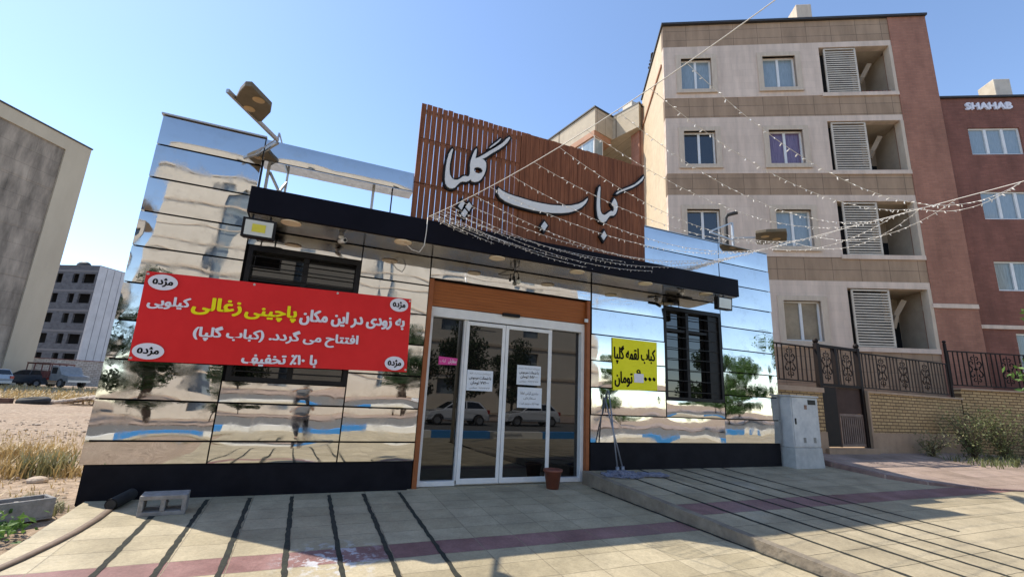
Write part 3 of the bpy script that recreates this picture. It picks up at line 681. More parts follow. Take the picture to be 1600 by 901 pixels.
def letter(poly, holes=(), base=-.048):
    face = MB().prism(poly, -.118, -.100, holes).build('letter', M['letter'], sign)
    MB().prism(grow(poly,.032), -.100, base, [grow(h,-.02) for h in holes]).build('letter_return', M['black_metal'], face)
letter(GOLPA,[HOLE]); letter(GAF)
for d in DOTS: letter(d)
letter(BE); letter(D4); letter(KA); letter(SARK); letter(D5)

# ------------------------------------------------------------------ red banner, yellow poster, papers
ban = thing('banner', 'red vinyl banner with white and yellow Persian lettering hung across the left window', 'banner', (-.3,-.04,1.55))
c4 = [(-1.945,1.552),(1.378,1.621),(1.343,2.717),(-1.963,2.656)]
def bq(u,v):
    a = Vector(c4[0])*(1-u)*(1-v)+Vector(c4[1])*u*(1-v)+Vector(c4[2])*u*v+Vector(c4[3])*(1-u)*v
    return (a.x, -.040-.004*math.sin(u*9)*math.sin(v*3.1)-.006*mnoise.noise(Vector((u*9+v*2,v*1.5,1)))-.003*mnoise.noise(Vector((u*26+v*9,v*4,5))), a.y)
mb = MB(); mb.grid(60,16,bq); mb.grid(60,16,lambda u,v:(bq(u,v)[0],bq(u,v)[1]+.004,bq(u,v)[2])); mb.build('sheet', M['red'], ban, fix=False)
BY = -.060
for u_,v_ in ((.006,.97),(.006,.03),(.994,.97),(.994,.03),(.36,.975),(.68,.975),(.4,.02)):
    p_ = bq(u_,v_); MB().tube([(p_[0],p_[1]-.004,p_[2]),(p_[0],p_[1]+.02,p_[2])],.016,10).build('eyelet', M['alu'], ban)
def put(s, x0,x1,zTL,zTR,zBR,zBL, m, name='lettering', y=BY, parent=None, bold=.05):
    z0 = zBL; z1 = zTL; rise = ((zTR-zTL)+(zBR-zBL))/2
    text_mb(s, x0, x1, z0, z1-max(0,0), y, bold, rise).build(name, m, parent or ban, fix=False)
put('کیلویی', -1.875,-1.445, 2.347,2.363,2.225,2.195, M['white_print'])
put('زغالی', -1.409,-.873, 2.392,2.408,2.214,2.175, M['yellow_print'])
put('پاچینی', -.816,-.209, 2.381,2.401,2.199,2.165, M['yellow_print'])
put('به زودی در این مکان', -.150,1.265, 2.380,2.435,2.233,2.170, M['white_print'])
put('افتتاح می گردد. (کباب گلپا)', -1.341,.637, 2.036,2.091,1.919,1.836, M['white_print'])
put('با ۱۰٪ تخفیف', -.76,.13, 1.734,1.761,1.614,1.572, M['white_print'])
for cx,cz,rx,rz in ((-1.769,2.535,.155,.10),(-1.764,1.676,.16,.098),(1.166,2.60,.135,.10),(1.185,1.735,.14,.10)):
    pts = [(cx+rx*math.cos(a*math.pi/16), cz+rz*math.sin(a*math.pi/16)) for a in range(32)]
    ov = MB().prism(pts, BY, BY+.004).build('white_oval', M['white_print'], ban)
    text_mb('مژده', cx-rx*.66, cx+rx*.66, cz-rz*.58, cz+rz*.52, BY-.003,   .045).build('lettering', M['black_print'], ov, fix=False)
pos = thing('poster', 'yellow poster with bold black Persian lettering on the steel wall right of the door', 'poster', (5.57,-.012,1.55))
mb = MB(); mb.prism([(5.077,1.536),(6.076,1.571),(6.088,2.471),(5.066,2.475)], -.022, -.010); mb.build('sheet', M['yellow'], pos)
put('کباب لقمه گلپا', 5.10,6.04, 2.34,2.36,2.03,2.01, M['black_print'], y=-.026, parent=pos, bold=.03)
put('تومان', 5.113,5.50, 1.87,1.88,1.614,1.60, M['black_print'], y=-.026, parent=pos, bold=.03)
put('۰۰۰', 5.774,6.029, 1.80,1.81,1.74,1.735, M['black_print'], y=-.026, parent=pos, bold=.03)
put('۹', 5.60,5.70, 1.93,1.93,1.80,1.80, M['black_print'], y=-.026, parent=pos, bold=.03)
mb = MB(); mb.prism([(5.536,1.695),(5.752,1.698),(5.754,1.858),(5.538,1.855)], -.032, -.028); mb.build('paper_patch', M['white_print'], pos)
def paper(label, x0,x1,z0,z1, lines, y=.086):
    p = thing('paper_notice', label, 'notice', ((x0+x1)/2,y,z0), group='paper notices taped to the sliding doors')
    MB().box(x0,x1,y,y+.003,z0,z1).build('sheet', M['paper'], p)
    for s,a,b,c,d,k in lines:
        text_mb(s, x0+(x1-x0)*a, x0+(x1-x0)*b, z0+(z1-z0)*c, z0+(z1-z0)*d, y-.002, k).build('lettering', M['black_print'], p, fix=False)
paper('white paper notice with Persian price lettering on the left door leaf', 2.36,2.80,1.405,1.725,
      [('مرغ کامل درجه یک تازه',.1,.9,.78,.88,.0),('با ضمانت مرجوعی',.08,.92,.52,.72,.02),('۷۷/۰۰۰ تومان',.15,.85,.28,.48,.02),('۰۹۳۳۳۳۳ تماس',.1,.9,.08,.18,0)])
paper('upper of the two white notices on the right door leaf', 3.225,3.67,1.54,1.86,
      [('مرغ تازه درجه یک بسته',.06,.94,.78,.89,.0),('با ضمانت مرجوعی',.1,.9,.54,.72,.02),('۵۵/۰۰۰ تومان',.15,.85,.32,.50,.02),('۰۹۳۳۳۳۳ تماس',.1,.9,.12,.22,0)])
paper('lower bluish notice beneath another on the right door leaf', 3.25,3.70,1.17,1.50,
      [('مشتری گرامی لطفا',.12,.85,.62,.80,.0),('سفارش',.25,.75,.40,.54,.0),('جوجه کباب موجود است',.1,.9,.14,.28,0)])
st = thing('sticker', 'small pink sticker with white lettering on the dark left glass', 'sticker', (2.05,.17,1.78))
MB().prism([(1.905,1.778),(2.20,1.788),(2.21,1.894),(1.90,1.907)], .172, .176).build('sheet', M['pink'], st)
text_mb('سفارش', 2.06,2.19,1.80,1.88,.168,.01).build('lettering', M['white_print'], st, fix=False)
text_mb('کباب', 1.92,2.02,1.81,1.87,.168,.0).build('lettering', M['white_print'], st, fix=False)

# ------------------------------------------------------------------ lamps, camera, floodlights
def street_lamp(label, base, armtip, head, zt, tilt=0):
    t = thing('roof_lamp', label, 'lamp', base, group='street lamps fixed on the parapet')
    b = Vector(base)
    a = Vector(armtip)
    MB().bar(b, a, .035, .05).build('arm', M['alu'], t)
    MB().bar(b+Vector((-.02,.04,-.06)), b+Vector((.0,.05,.14)), .022, .04).bar(b+Vector((.06,.06,-.02)), b+Vector((.0,.05,.14)), .018).build('bracket', M['alu'], t)
    MB().bar(b+Vector((-.02,-.03,-.0)), b+Vector((-.24,-.03,-.28)), .014).build('strut', M['alu'], t)
    h = MB().prism([tuple(p) for p in head], zt+.004, zt+.075, axis='z').build('lamp_head', M['lamp_body'], t, bevel=.01)
    cx = sum(p[0] for p in head)/len(head); cy = sum(p[1] for p in head)/len(head)
    ax = Vector((head[0][0]+head[-1][0]-2*cx, head[0][1]+head[-1][1]-2*cy, 0)); ax.normalize()
    for s in (.16,-.14):
        MB().lathe([(0,-.008),(.05,-.008),(.07,0)], (cx+ax.x*s, cy+ax.y*s, zt+.002), 16).build('led', M['lamp_led'], h)
    return t
street_lamp('street lamp on a bare arm above the left parapet, seen from below', (-.80,-.03,4.80), (-1.32,-.98,4.83),
            [(-1.254,-.82),(-1.178,-1.067),(-1.107,-1.225),(-1.033,-1.255),(-.837,-.899),(-.855,-.749),(-.978,-.454),(-1.041,-.427)], 4.80)
t = thing('roof_lamp', 'flat street lamp on a triangular bracket above the right parapet', 'lamp', (8.45,.05,4.82), group='street lamps fixed on the parapet')
MB().bar((8.45,.1,4.75),(8.45,.1,5.42),.04).bar((7.75,.1,5.08),(8.45,.1,5.42),.03).bar((7.75,.1,5.06),(8.45,.1,5.0),.03).build('bracket', M['alu'], t)
MB().bar((8.45,.1,5.05),(9.0,-.35,5.04),.035).build('arm', M['alu'], t)
h = MB().prism([(8.50,-.44),(8.60,-.62),(8.92,-.85),(9.12,-.72),(9.50,-.43),(9.48,-.3),(9.2,-.02),(9.06,.0)], 5.0, 5.07, axis='z').build('lamp_head', M['lamp_body'], t, bevel=.01)
for x,y in ((8.82,-.42),(9.16,-.44)): MB().lathe([(0,-.01),(.06,-.01),(.085,0)], (x,y,4.998), 16).build('led', M['lamp_led'], h)
MB().tube([(8.72,.5,3.66),(8.72,.5,5.72),(8.75,.46,5.80),(8.90,.30,5.84)],.045,8).build('vent_pipe', M['roof_metal'], shop)

def flood(label, x, z, chip):
    t = thing('floodlight', label, 'floodlight', (x,-.62,z), group='floodlights under the canopy ends')
    MB().hexa([(x-.19,-.72,z-.13),(x+.19,-.72,z-.13),(x+.17,-.61,z-.12),(x-.17,-.61,z-.12)],[(x-.19,-.735,z+.12),(x+.19,-.735,z+.12),(x+.17,-.62,z+.12),(x-.17,-.62,z+.12)]).build('housing', M['black_metal'], t, bevel=.008)
    l = MB().add([(x-.155,-.7265,z-.10),(x+.155,-.7265,z-.10),(x+.155,-.738,z+.09),(x-.155,-.738,z+.09)],[(0,1,2,3)]).build('lens', M['flood_lens'], t)
    MB().add([(x-.075,-.733,z-.055),(x+.075,-.733,z-.055),(x+.075,-.740,z+.045),(x-.075,-.740,z+.045)],[(0,1,2,3)]).build('led_chip', chip, l)
    MB().bar((x-.10,-.61,z+.05),(x-.10,-.60,3.44),.02).bar((x+.10,-.61,z+.05),(x+.10,-.60,3.44),.02).build('bracket', M['black_metal'], t)
flood('black floodlight with a yellow chip under the left end of the canopy', -.755, 3.235, M['chip_yellow'])
flood('black floodlight with a pale lens under the right end of the canopy', 7.15, 3.26, M['flood_lens'])
cc = thing('security_camera', 'white bullet security camera fixed under the canopy above the left window', 'camera', (.24,-.35,3.44))
MB().lathe([(0,0),(.035,0),(.035,-.03),(.012,-.035),(.012,-.07)],(.22,-.32,3.44),12).build('mount', M['white_alu'], cc)
MB().tube([(.21,-.30,3.365),(.27,-.46,3.345)],.032,12).build('camera_body', M['white_alu'], cc)
MB().tube([(.2705,-.4605,3.345),(.273,-.466,3.344)],.024,12).build('camera_lens', M['black_metal'], cc)
c2 = thing('security_camera', 'black and white dome cameras on a bracket under the right end of the canopy', 'camera', (6.45,-.35,3.44))
MB().lathe([(0,0),(.04,0),(.04,-.03),(.015,-.04),(.015,-.08)],(6.45,-.35,3.44),12).build('mount', M['white_alu'], c2)
MB().tube([(6.45,-.35,3.35),(6.28,-.42,3.37)],.03,10).tube([(6.45,-.35,3.35),(6.62,-.42,3.33)],.03,10).build('camera_body', M['black_metal'], c2)
wb = thing('bulb_lamp', 'twin bare bulbs on short black wires hanging over the shutter', 'lamp', (3.06,-.06,3.42))
MB().tube([(2.9,-.35,3.44),(2.98,-.2,3.40),(3.02,-.08,3.385),(3.01,-.07,3.30)],.008,6).tube([(3.02,-.08,3.385),(3.07,-.08,3.40),(3.10,-.08,3.36),(3.10,-.08,3.30)],.008,6).build('wire', M['wire_black'], wb)
MB().tube([(3.01,-.07,3.31),(3.01,-.07,3.26)],.02,8).tube([(3.10,-.08,3.31),(3.10,-.08,3.27)],.02,8).build('lamp_holder', M['black_metal'], wb)
MB().ball((3.105,-.08,3.235),.042,12,8).build('bulb', M['flood_lens'], wb)

# ------------------------------------------------------------------ strings of lights
C1A, C1B = Vector((1.35,-.70,3.83)), Vector((5.47,-10.36,7.50))
C2A, C2B = Vector((7.86,-.03,4.40)), Vector((6.95,-10.4,3.87))
pole = thing('lamp_post', 'grey steel post carrying the light cables in front of the shop', 'post', (5.48,-10.4,-.5))
MB().tube([(5.48,-10.4,-.52),(5.48,-10.4,7.7)],[.07,.045],10).build('shaft', M['alu'], pole)
MB().bar((5.48,-10.4,3.87),(6.97,-10.42,3.87),.04).build('cross_arm', M['alu'], pole)
def cable(name, label, a, b, sag):
    pts = [a.lerp(b,i/40)+Vector((0,0,-sag*4*(i/40)*(1-i/40))) for i in range(41)]
    o = MB().tube(pts,.0052,5).build(name, M['wire_white'], loc=tuple(a)); tag(o, label, 'cable', 'cables carrying the string lights'); return pts
P1 = cable('support_cable', 'white cable rising from the canopy across the name board to the sky', C1A, C1B, .8)
P2 = cable('support_cable', 'white cable running from the right parapet across the apartment balconies', C2A, C2B, .06)
bulb_me = MB(); bulb_me.tube([(0,0,0),(0,0,-.02)],[.006,.007],5).tube([(0,0,-.02),(0,0,-.05),(0,0,-.056)],[.0085,.0085,.004],6)
bulb_proto = None
def strand(label, a, b, sag, side=0):
    global bulb_proto
    n = 46
    pts = [a.lerp(b,i/n)+Vector((side*math.sin(math.pi*i/n),0,-sag*4*(i/n)*(1-i/n))) for i in range(n+1)]
    t = thing('string_light', label, 'string light', tuple(a), group='strings of small white bulbs over the facade')
    MB().tube(pts,.0030,4).build('wire', M['wire_white'], t)
    acc = 0; L = .10
    for p,q in zip(pts[:-1],pts[1:]):
        d = (q-p).length; s = L-acc
        while s < d:
            pos = p.lerp(q,s/d)
            if pos.y > -8.2:
                if bulb_proto is None:
                    bulb_proto = bulb_me.build('bulb', M['bulb_white'], t, loc=(0,0,0)); o = bulb_proto
                else:
                    o = bulb_proto.copy(); COL.objects.link(o); o.parent = t
                o.location = pos-a; o.rotation_euler = (rnd.uniform(-1.3,1.3),rnd.uniform(-1.3,1.3),rnd.uniform(0,3)); o.scale = (.62,.62,.66)
            s += L
        acc = (acc+d)%L
def at(P,t): k=t*40; i=min(39,int(k)); return P[i].lerp(P[i+1],k-i)
STR = [(.002,.0,.60),(.004,.002,.52),(.007,.004,.57),(.009,.01,.48),(.026,.02,.58),(.04,.036,.56),(.012,.008,.44),(.02,.018,.50),(.032,.03,.40),(.048,.045,.50),(.068,.065,.42),(.092,.09,.52),(.12,.12,.40),
       (.155,.16,.48),(.19,.20,.42),(.225,.245,.55),(.26,.29,.44),(.295,.34,.55),(.33,.385,.52),(.365,.46,.75)]
NTH = ['lowest','second','third','fourth','fifth','sixth','seventh','eighth','ninth','tenth','eleventh','twelfth','thirteenth','fourteenth','fifteenth','sixteenth','seventeenth','eighteenth','nineteenth','twentieth','twenty-first']
for k,(a,b,s) in enumerate(STR):
    strand('%s strand of small white bulbs counted from the canopy, between the two white cables' % NTH[k], at(P1,a), at(P2,b), s)
for lab,a,b,s_ in (('first loop of small bulbs drooping under the right cable',.12,.33,.22),('second loop of small bulbs drooping under the right cable',.17,.36,.32),
                ('third loop of small bulbs drooping under the right cable',.21,.40,.26),('last loop of small bulbs under the right cable by the red wall',.36,.46,.16)):
    strand(lab, at(P2,a), at(P2,b), s_)
wl = MB().tube([(1.34,-.69,3.82),(1.34,-.68,3.6),(1.33,-.67,3.40),(1.28,-.62,3.30),(1.18,-.58,3.33),(1.06,-.54,3.43)],.007,5).build('plug_wire', M['wire_white'], loc=(1.34,-.69,3.82))
tag(wl, 'thin white wire looping from the cable end to a spot light', 'wire')

# ------------------------------------------------------------------ small things at the foot of the shop
pt = thing('flower_pot', 'empty terracotta brown plastic pot in front of the glass door', 'pot', (3.77,-.24,zl(-.24)))
MB().lathe([(0,.004),(.095,.0),(.135,.25),(.15,.25),(.152,.285),(.132,.285),(.12,.24),(.0,.22)],(3.77,-.24,zl(-.24)),24).build('pot', M['soil_pot'], pt)
bk = MB()
bz = zl(-.45)
def blockshape(x0,x1,y0,y1,z0,z1):
    m=MB(); xm=(x0+x1)/2; w=.042
    m.box(x0,x1,y0,y1,z0,z0+w); m.box(x0,x1,y0,y1,z1-w,z1)
    for x in (x0,xm-w/2,x1-w): m.box(x,x+w,y0+.002,y1-.002,z0+w,z1-w)
    return m
cb = blockshape(-.21,.21,-.11,.11,0,.20).build('concrete_block', M['concrete'], loc=(0,0,0), bevel=.006)
cb.location = (-1.19,-.60,zl(-.60)); cb.rotation_euler=(R(2.5),0,R(4)); tag(cb, 'grey hollow concrete block lying on its side on the paving', 'block')
tr = MB(); m=tr; 
m.box(-.24,.24,-.13,.13,0,.02); m.box(-.24,.24,-.13,-.10,.02,.2); m.box(-.24,.24,.10,.13,.02,.2); m.box(-.24,-.21,-.10,.10,.02,.2); m.box(.21,.24,-.10,.10,.02,.2); m.box(-.02,.02,-.1,.1,.02,.17)
tb = tr.build('concrete_block', M['concrete'], loc=(0,0,0), bevel=.008); tb.location=(-2.42,-.50,zg(-2.4,-.5)+.02); tb.rotation_euler=(0,0,R(38))
tag(tb, 'open topped concrete block among weeds beside the ramp edge', 'block')
dp = MB(); dp.tube([(-1.70,-.42,zl(-.42)+.055),(-1.62,-.06,.06)],.062,14,cap=False); dp.tube([(-1.702,-.425,zl(-.42)+.055),(-1.62,-.06,.06)],.05,14,cap=True)
d = dp.build('drain_pipe', M['rubber'], loc=(-1.7,-.3,0)); tag(d, 'black drain pipe mouth poking out under the plinth', 'pipe')
hp = [(-1.70,-.44),(-1.70,-.75),(-1.73,-1.1),(-1.78,-1.4),(-1.86,-1.75),(-1.97,-2.1),(-2.15,-2.5)]
mb = MB(); vs=[]
for i,(x,y) in enumerate(hp):
    for dx,h in ((-.036,.003),(-.030,.016),(.030,.016),(.036,.003)): vs.append((x+dx,y,zl(y)+h+.003))
mb.add(vs,[(i*4+a,i*4+a+1,i*4+a+5,i*4+a+4) for i in range(len(hp)-1) for a in range(3)],True)
h = mb.build('flat_hose', M['hose'], loc=(-1.7,-.44,zl(-.44))); tag(h, 'flat brown hose running from the drain pipe along the left paving', 'hose')
def mop(label, hx, hy, tx, tz, seed):
    r = random.Random(seed); hz = zr(hy)
    t = thing('mop', label, 'mop', (hx,hy,hz), group='mops leaning on the steel wall')
    MB().tube([(hx,hy,hz+.10),(tx,-.02,tz)],.012,8).build('handle', M['mop_handle'], t)
    MB().tube([(hx,hy,hz+.05),(hx,hy+.004,hz+.14)],.03,8).build('socket', M['mop_handle'], t)
    m = MB()
    for i in range(110):
        a = r.uniform(0,6.283); L = r.uniform(.14,.34)*(1.25 if math.cos(a)>0 else .9); p = Vector((hx,hy,hz+.07)); pts=[p]; a2=a
        for k in range(1,7):
            a2 += r.uniform(-.5,.5); q = p+Vector((math.cos(a2)*L*k/6, math.sin(a2)*L*k/6*.7, 0)); y = min(q.y,-.06)
            pts.append(Vector((q.x,y,zr(y)+.012+r.uniform(0,.05)*(1-k/7)+.04*max(0,1-k/3))))
        m.tube(pts,.0075,4)
    m.build('mop_head', M['mop'], t)
    return t
mop('string mop leaning left, its steel handle against the mirror wall', 4.90,-.38,4.985,1.52,1)
mp2 = mop('second string mop with its head spread to the right on the ramp', 5.02,-.36,4.90,1.40,2)
m = MB(); r=random.Random(5)
for i in range(60):
    x=5.28+r.uniform(0,.1); y=-.45+r.uniform(-.08,.08); pts=[]
    for k in range(6):
        pts.append((x+.08*k+r.uniform(-.02,.02), y-.015*k+r.uniform(-.03,.03), zr(y-.015*k)+.012+r.uniform(0,.04)))
    m.tube(pts,.0075,4)
m.build('mop_strands', M['mop'], mp2)

# utility cabinet
cab = thing('utility_cabinet', 'weathered grey white street utility cabinet on a painted plinth at the shop corner', 'cabinet', (9.86,-.08,.2))
MB().hexa([(9.42,-.26,.1),(10.34,-.26,.1),(10.34,.12,.1),(9.42,.12,.1)],[(9.45,-.24,.575),(10.31,-.24,.575),(10.31,.10,.575),(9.45,.10,.575)]).build('plinth', M['cab_plinth'], cab, bevel=.012)
bd = MB().box(9.45,10.30,-.225,.10,.578,1.61).build('cabinet_body', M['cabinet'], cab, bevel=.008)
MB().box(9.43,10.32,-.26,.12,1.612,1.645).build('lid', M['cabinet'], cab, bevel=.006)
door = MB().box(9.475,10.29,-.24,-.2265,.60,1.60).build('door', M['cabinet'], cab, bevel=.004)
m=MB()
for cx in (9.78,10.10):
    for i in range(5): m.box(cx-.04,cx+.04,-.246,-.2415,.68+i*.022,.69+i*.022)
m.build('vent', M['black_metal'], door)
MB().box(9.97,10.22,-.245,-.2415,1.46,1.56).build('name_plate', M['black_metal'], door)
MB().box(9.845,9.93,-.2445,-.2413,1.36,1.45).build('rust_patch', M['rust'], door)
MB().box(9.52,9.55,-.255,-.2415,1.05,1.17).build('handle', M['black_metal'], door)

# ------------------------------------------------------------------ fence, gate and yellow brick wall
FY = .6
wl = thing('brick_wall', 'low yellow brick garden wall with stone base right of the gate', 'wall', (15.5,FY,.2))
MB().box(13.62,18.25,FY+.0,FY+.22,.85,1.86).build('brickwork', M['brick_yellow'], wl)
MB().box(13.60,18.26,FY-.02,FY+.22,.0,.849).build('stone_base', M['stone_base'], wl)
MB().box(13.58,18.28,FY-.04,FY+.26,1.862,1.91).build('coping', M['coping'], wl)
MB().box(13.555,13.618,FY-.05,FY+.24,.0,1.86).build('gate_reveal', M['stone_base'], wl)
w2 = thing('brick_wall','taller stretch of yellow brick wall behind the shrubs','wall',(18.3,FY,0),R(-19.3))
MB().box(0,6.6,.0,.22,.0,2.16).build('brickwork', M['brick_yellow'], w2)
MB().box(-.01,6.6,-.04,.26,2.162,2.21).build('coping', M['coping'], w2)
pr = thing('brick_pier', 'yellow brick pier with stone base between cabinet and gate', 'pier', (11.1,FY,.2))
MB().box(9.6,11.80,FY,FY+.3,.85,1.78).build('brickwork', M['brick_yellow'], pr)
MB().box(9.6,11.82,FY-.02,FY+.3,.0,.849).build('stone_base', M['stone_base'], pr)
MB().box(9.6,11.84,FY-.03,FY+.32,1.782,1.90).build('coping', M['coping'], pr)
def scroll(cx, zc, h, m, y):
    # ironwork medallion of C scrolls
    def spiral(x0,z0,r,a0,turn,s):
        return [(x0+r*(1-.75*i/14)*math.cos(a0+s*turn*i/14), y, z0+r*(1-.75*i/14)*math.sin(a0+s*turn*i/14)) for i in range(15)]
    for sx in (1,-1):
        for sz in (1,-1):
            m.tube(spiral(cx+sx*.13*h, zc+sz*.19*h, .125*h, math.pi/2*(1 if sz<0 else -1), 5.2, sx*sz), .02*h, 5)
            m.tube(spiral(cx+sx*.075*h, zc+sz*.38*h, .075*h, math.pi/2*(1 if sz<0 else -1), 4.4, sx*sz), .017*h, 5)
        m.tube([(cx+sx*.25*h,y,zc-.18*h),(cx+sx*.12*h,y,zc),(cx+sx*.25*h,y,zc+.18*h)], .018*h, 5)
    m.tube([(cx,y,zc-.5*h),(cx,y,zc+.5*h)],.012,5)
    m.ball((cx,y,zc),.05*h,8,6)
def railing(name, label, x0, x1, z0, z1, meds, group, y=FY+.1, posts=(), step=.17, at=None):
    t = thing(name, label, 'railing', at[:3] if at else ((x0+x1)/2,y,z0), at[3] if at else 0, group=group)
    MB().box(x0,x1,y-.02,y+.02,z1-.035,z1).build('top_rail', M['iron'], t)
    MB().box(x0,x1,y-.015,y+.015,z0,z0+.03).build('bottom_rail', M['iron'], t)
    x = x0+.04
    while x < x1-.02:
        if all(abs(x-q) > .17 for q in meds): MB().box(x-.012,x+.012,y-.012,y+.012,z0+.03,z1-.035).build('baluster', M['iron'], t)
        x += step
    for q in meds:
        s = MB(); scroll(q,(z0+z1)/2,(z1-z0)*.86,s,y); s.build('scroll_ornament', M['iron'], t)
    for q,za,zb in posts: MB().box(q-.03,q+.03,y-.03,y+.03,za,zb).ball((q,y,zb+.05),.05,10,6).build('post', M['iron'], t)
    return t
G='black iron railings on the garden wall'
railing('iron_railing','short black iron railing with a scroll behind the cabinet',9.7,11.76,2.03,2.92,[10.85],G)
railing('iron_railing','long black iron railing with three scrolls on the low wall',13.56,17.95,1.98,2.93,[14.6,15.62,16.75],G,step=.16)
railing('iron_railing','raised black iron railing on the taller brick wall behind shrubs',0,6.6,2.28,3.34,[.9,2.0,4.3,5.4],G,y=.1,posts=((-.03,1.9,3.55),),step=.16,at=(18.05,FY,0,R(-19.3)))
gt = thing('iron_gate','tall black iron gate with scroll panels and a slatted lower leaf beside the brick pier','gate',(12.7,FY,.5))
for x in (11.84,13.50): MB().box(x-.05,x+.05,FY+.02,FY+.12,.45,3.02).ball((x,FY+.07,3.08),.07,10,8).build('post', M['iron'], gt)
MB().box(11.89,13.45,FY+.03,FY+.11,2.93,3.0).box(11.89,13.45,FY+.03,FY+.11,1.95,2.02).box(12.50,12.60,FY+.03,FY+.11,2.02,2.93).build('transom', M['iron'], gt)
s=MB(); scroll(12.2,2.47,.78,s,FY+.07); scroll(13.02,2.47,.78,s,FY+.07)
for x in (11.98,12.42,12.70,12.82,13.24,13.36): s.box(x-.011,x+.011,FY+.06,FY+.08,2.02,2.93)
s.build('scroll_ornament', M['iron'], gt)
MB().box(11.89,12.42,FY+.05,FY+.10,.5,1.94).build('side_panel', M['iron'], gt)
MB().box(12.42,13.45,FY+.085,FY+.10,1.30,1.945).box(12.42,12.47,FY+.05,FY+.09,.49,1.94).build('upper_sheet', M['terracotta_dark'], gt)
m=MB(); m.box(12.48,13.44,FY+.06,FY+.09,1.24,1.295); m.box(12.48,13.44,FY+.06,FY+.09,.50,.56); m.box(12.48,13.44,FY+.092,FY+.10,.5,1.28)
x=12.52
while x<13.44: m.box(x-.018,x+.018,FY+.06,FY+.085,.56,1.24); x+=.082
m.build('gate_leaf', M['gate_leaf'], gt)
mb=MB(); mb.box(11.7,13.7,FY-.10,FY+1.0,.1,.47); o=mb.build('gate_step', M['stone_base'], kind='structure')
iw=thing('brick_wall','brick wall with painted shade seen through the open iron gate','wall',(12.8,3.6,.3)); MB().box(10.5,14.5,3.2,3.4,.2,2.0).build('brickwork', M['terracotta_dark'], iw)

# ------------------------------------------------------------------ apartment block
AP = thing('apartment_building','five storey tan and white stone apartment block with louvred balconies and a red brick edge','apartment block',(11.968,5.897,0),R(-29.75))
FL = [3.55,6.87,10.20,13.54]
def win_local(parent, x0,x1,z0,z1,glass,y=.0,rec=.14, sur=True, mull=(.5,)):
    s = MB()
    if sur:
        w=.20
        holes_wall(s, x0-w,x1+w,z0-w*.9,z1+w*.9,y-.05,y+.10,[(x0,x1,z0,z1)]); s.box(x0-w-.02,x1+w+.02,y-.09,y-.051,z0-w*.95,z0-w*.55)
        so = s.build('window_surround', M['surround'], parent)
    else: so = None
    f = MB(); fw=.055
    f.box(x0,x1,y+rec,y+rec+.06,z0,z0+fw); f.box(x0,x1,y+rec,y+rec+.06,z1-fw,z1)
    f.box(x0,x0+fw,y+rec,y+rec+.06,z0+fw,z1-fw); f.box(x1-fw,x1,y+rec,y+rec+.06,z0+fw,z1-fw)
    for k in mull: xm=x0+(x1-x0)*k; f.box(xm-.045,xm+.045,y+rec-.01,y+rec+.05,z0+fw,z1-fw)
    fo = f.build('window', M['white_alu'], parent)
    MB().box(x0+.03,x1-.03,y+rec+.035,y+rec+.045,z0+.03,z1-.03).build('pane', glass, fo)
B=10.23
def bandwall(z0,z1,m,name,y=0.0):
    hs=[]
    for k,f in enumerate(FL):
        wz0,wz1 = f+.30,f+1.74
        if k==0: wz0,wz1=f+.14,f+1.58
        hs += [(.69,1.90,wz0,wz1),(3.90,5.16,wz0,wz1),(6.10,8.83,f,f+2.09)]
    mb=MB(); holes_wall(mb,0,8.83,z0,z1,y,y+.30,[h for h in hs if h[3]>z0 and h[2]<z1]); return mb.build(name,m,AP)
prev=0.0
for k,f in enumerate(FL):
    bandwall(prev,f-.10,M['tan_tile'],'tan_band')
    bandwall(f-.10,f+2.33,M['white_stone'],'white_band',-.012)
    prev=f+2.33
bandwall(prev,16.92,M['tan_tile'],'tan_band')
G_=[('glass_tan','glass_tan'),('glass_win','glass_blue'),('glass_win','curtain'),('glass_blue','glass_blue')]
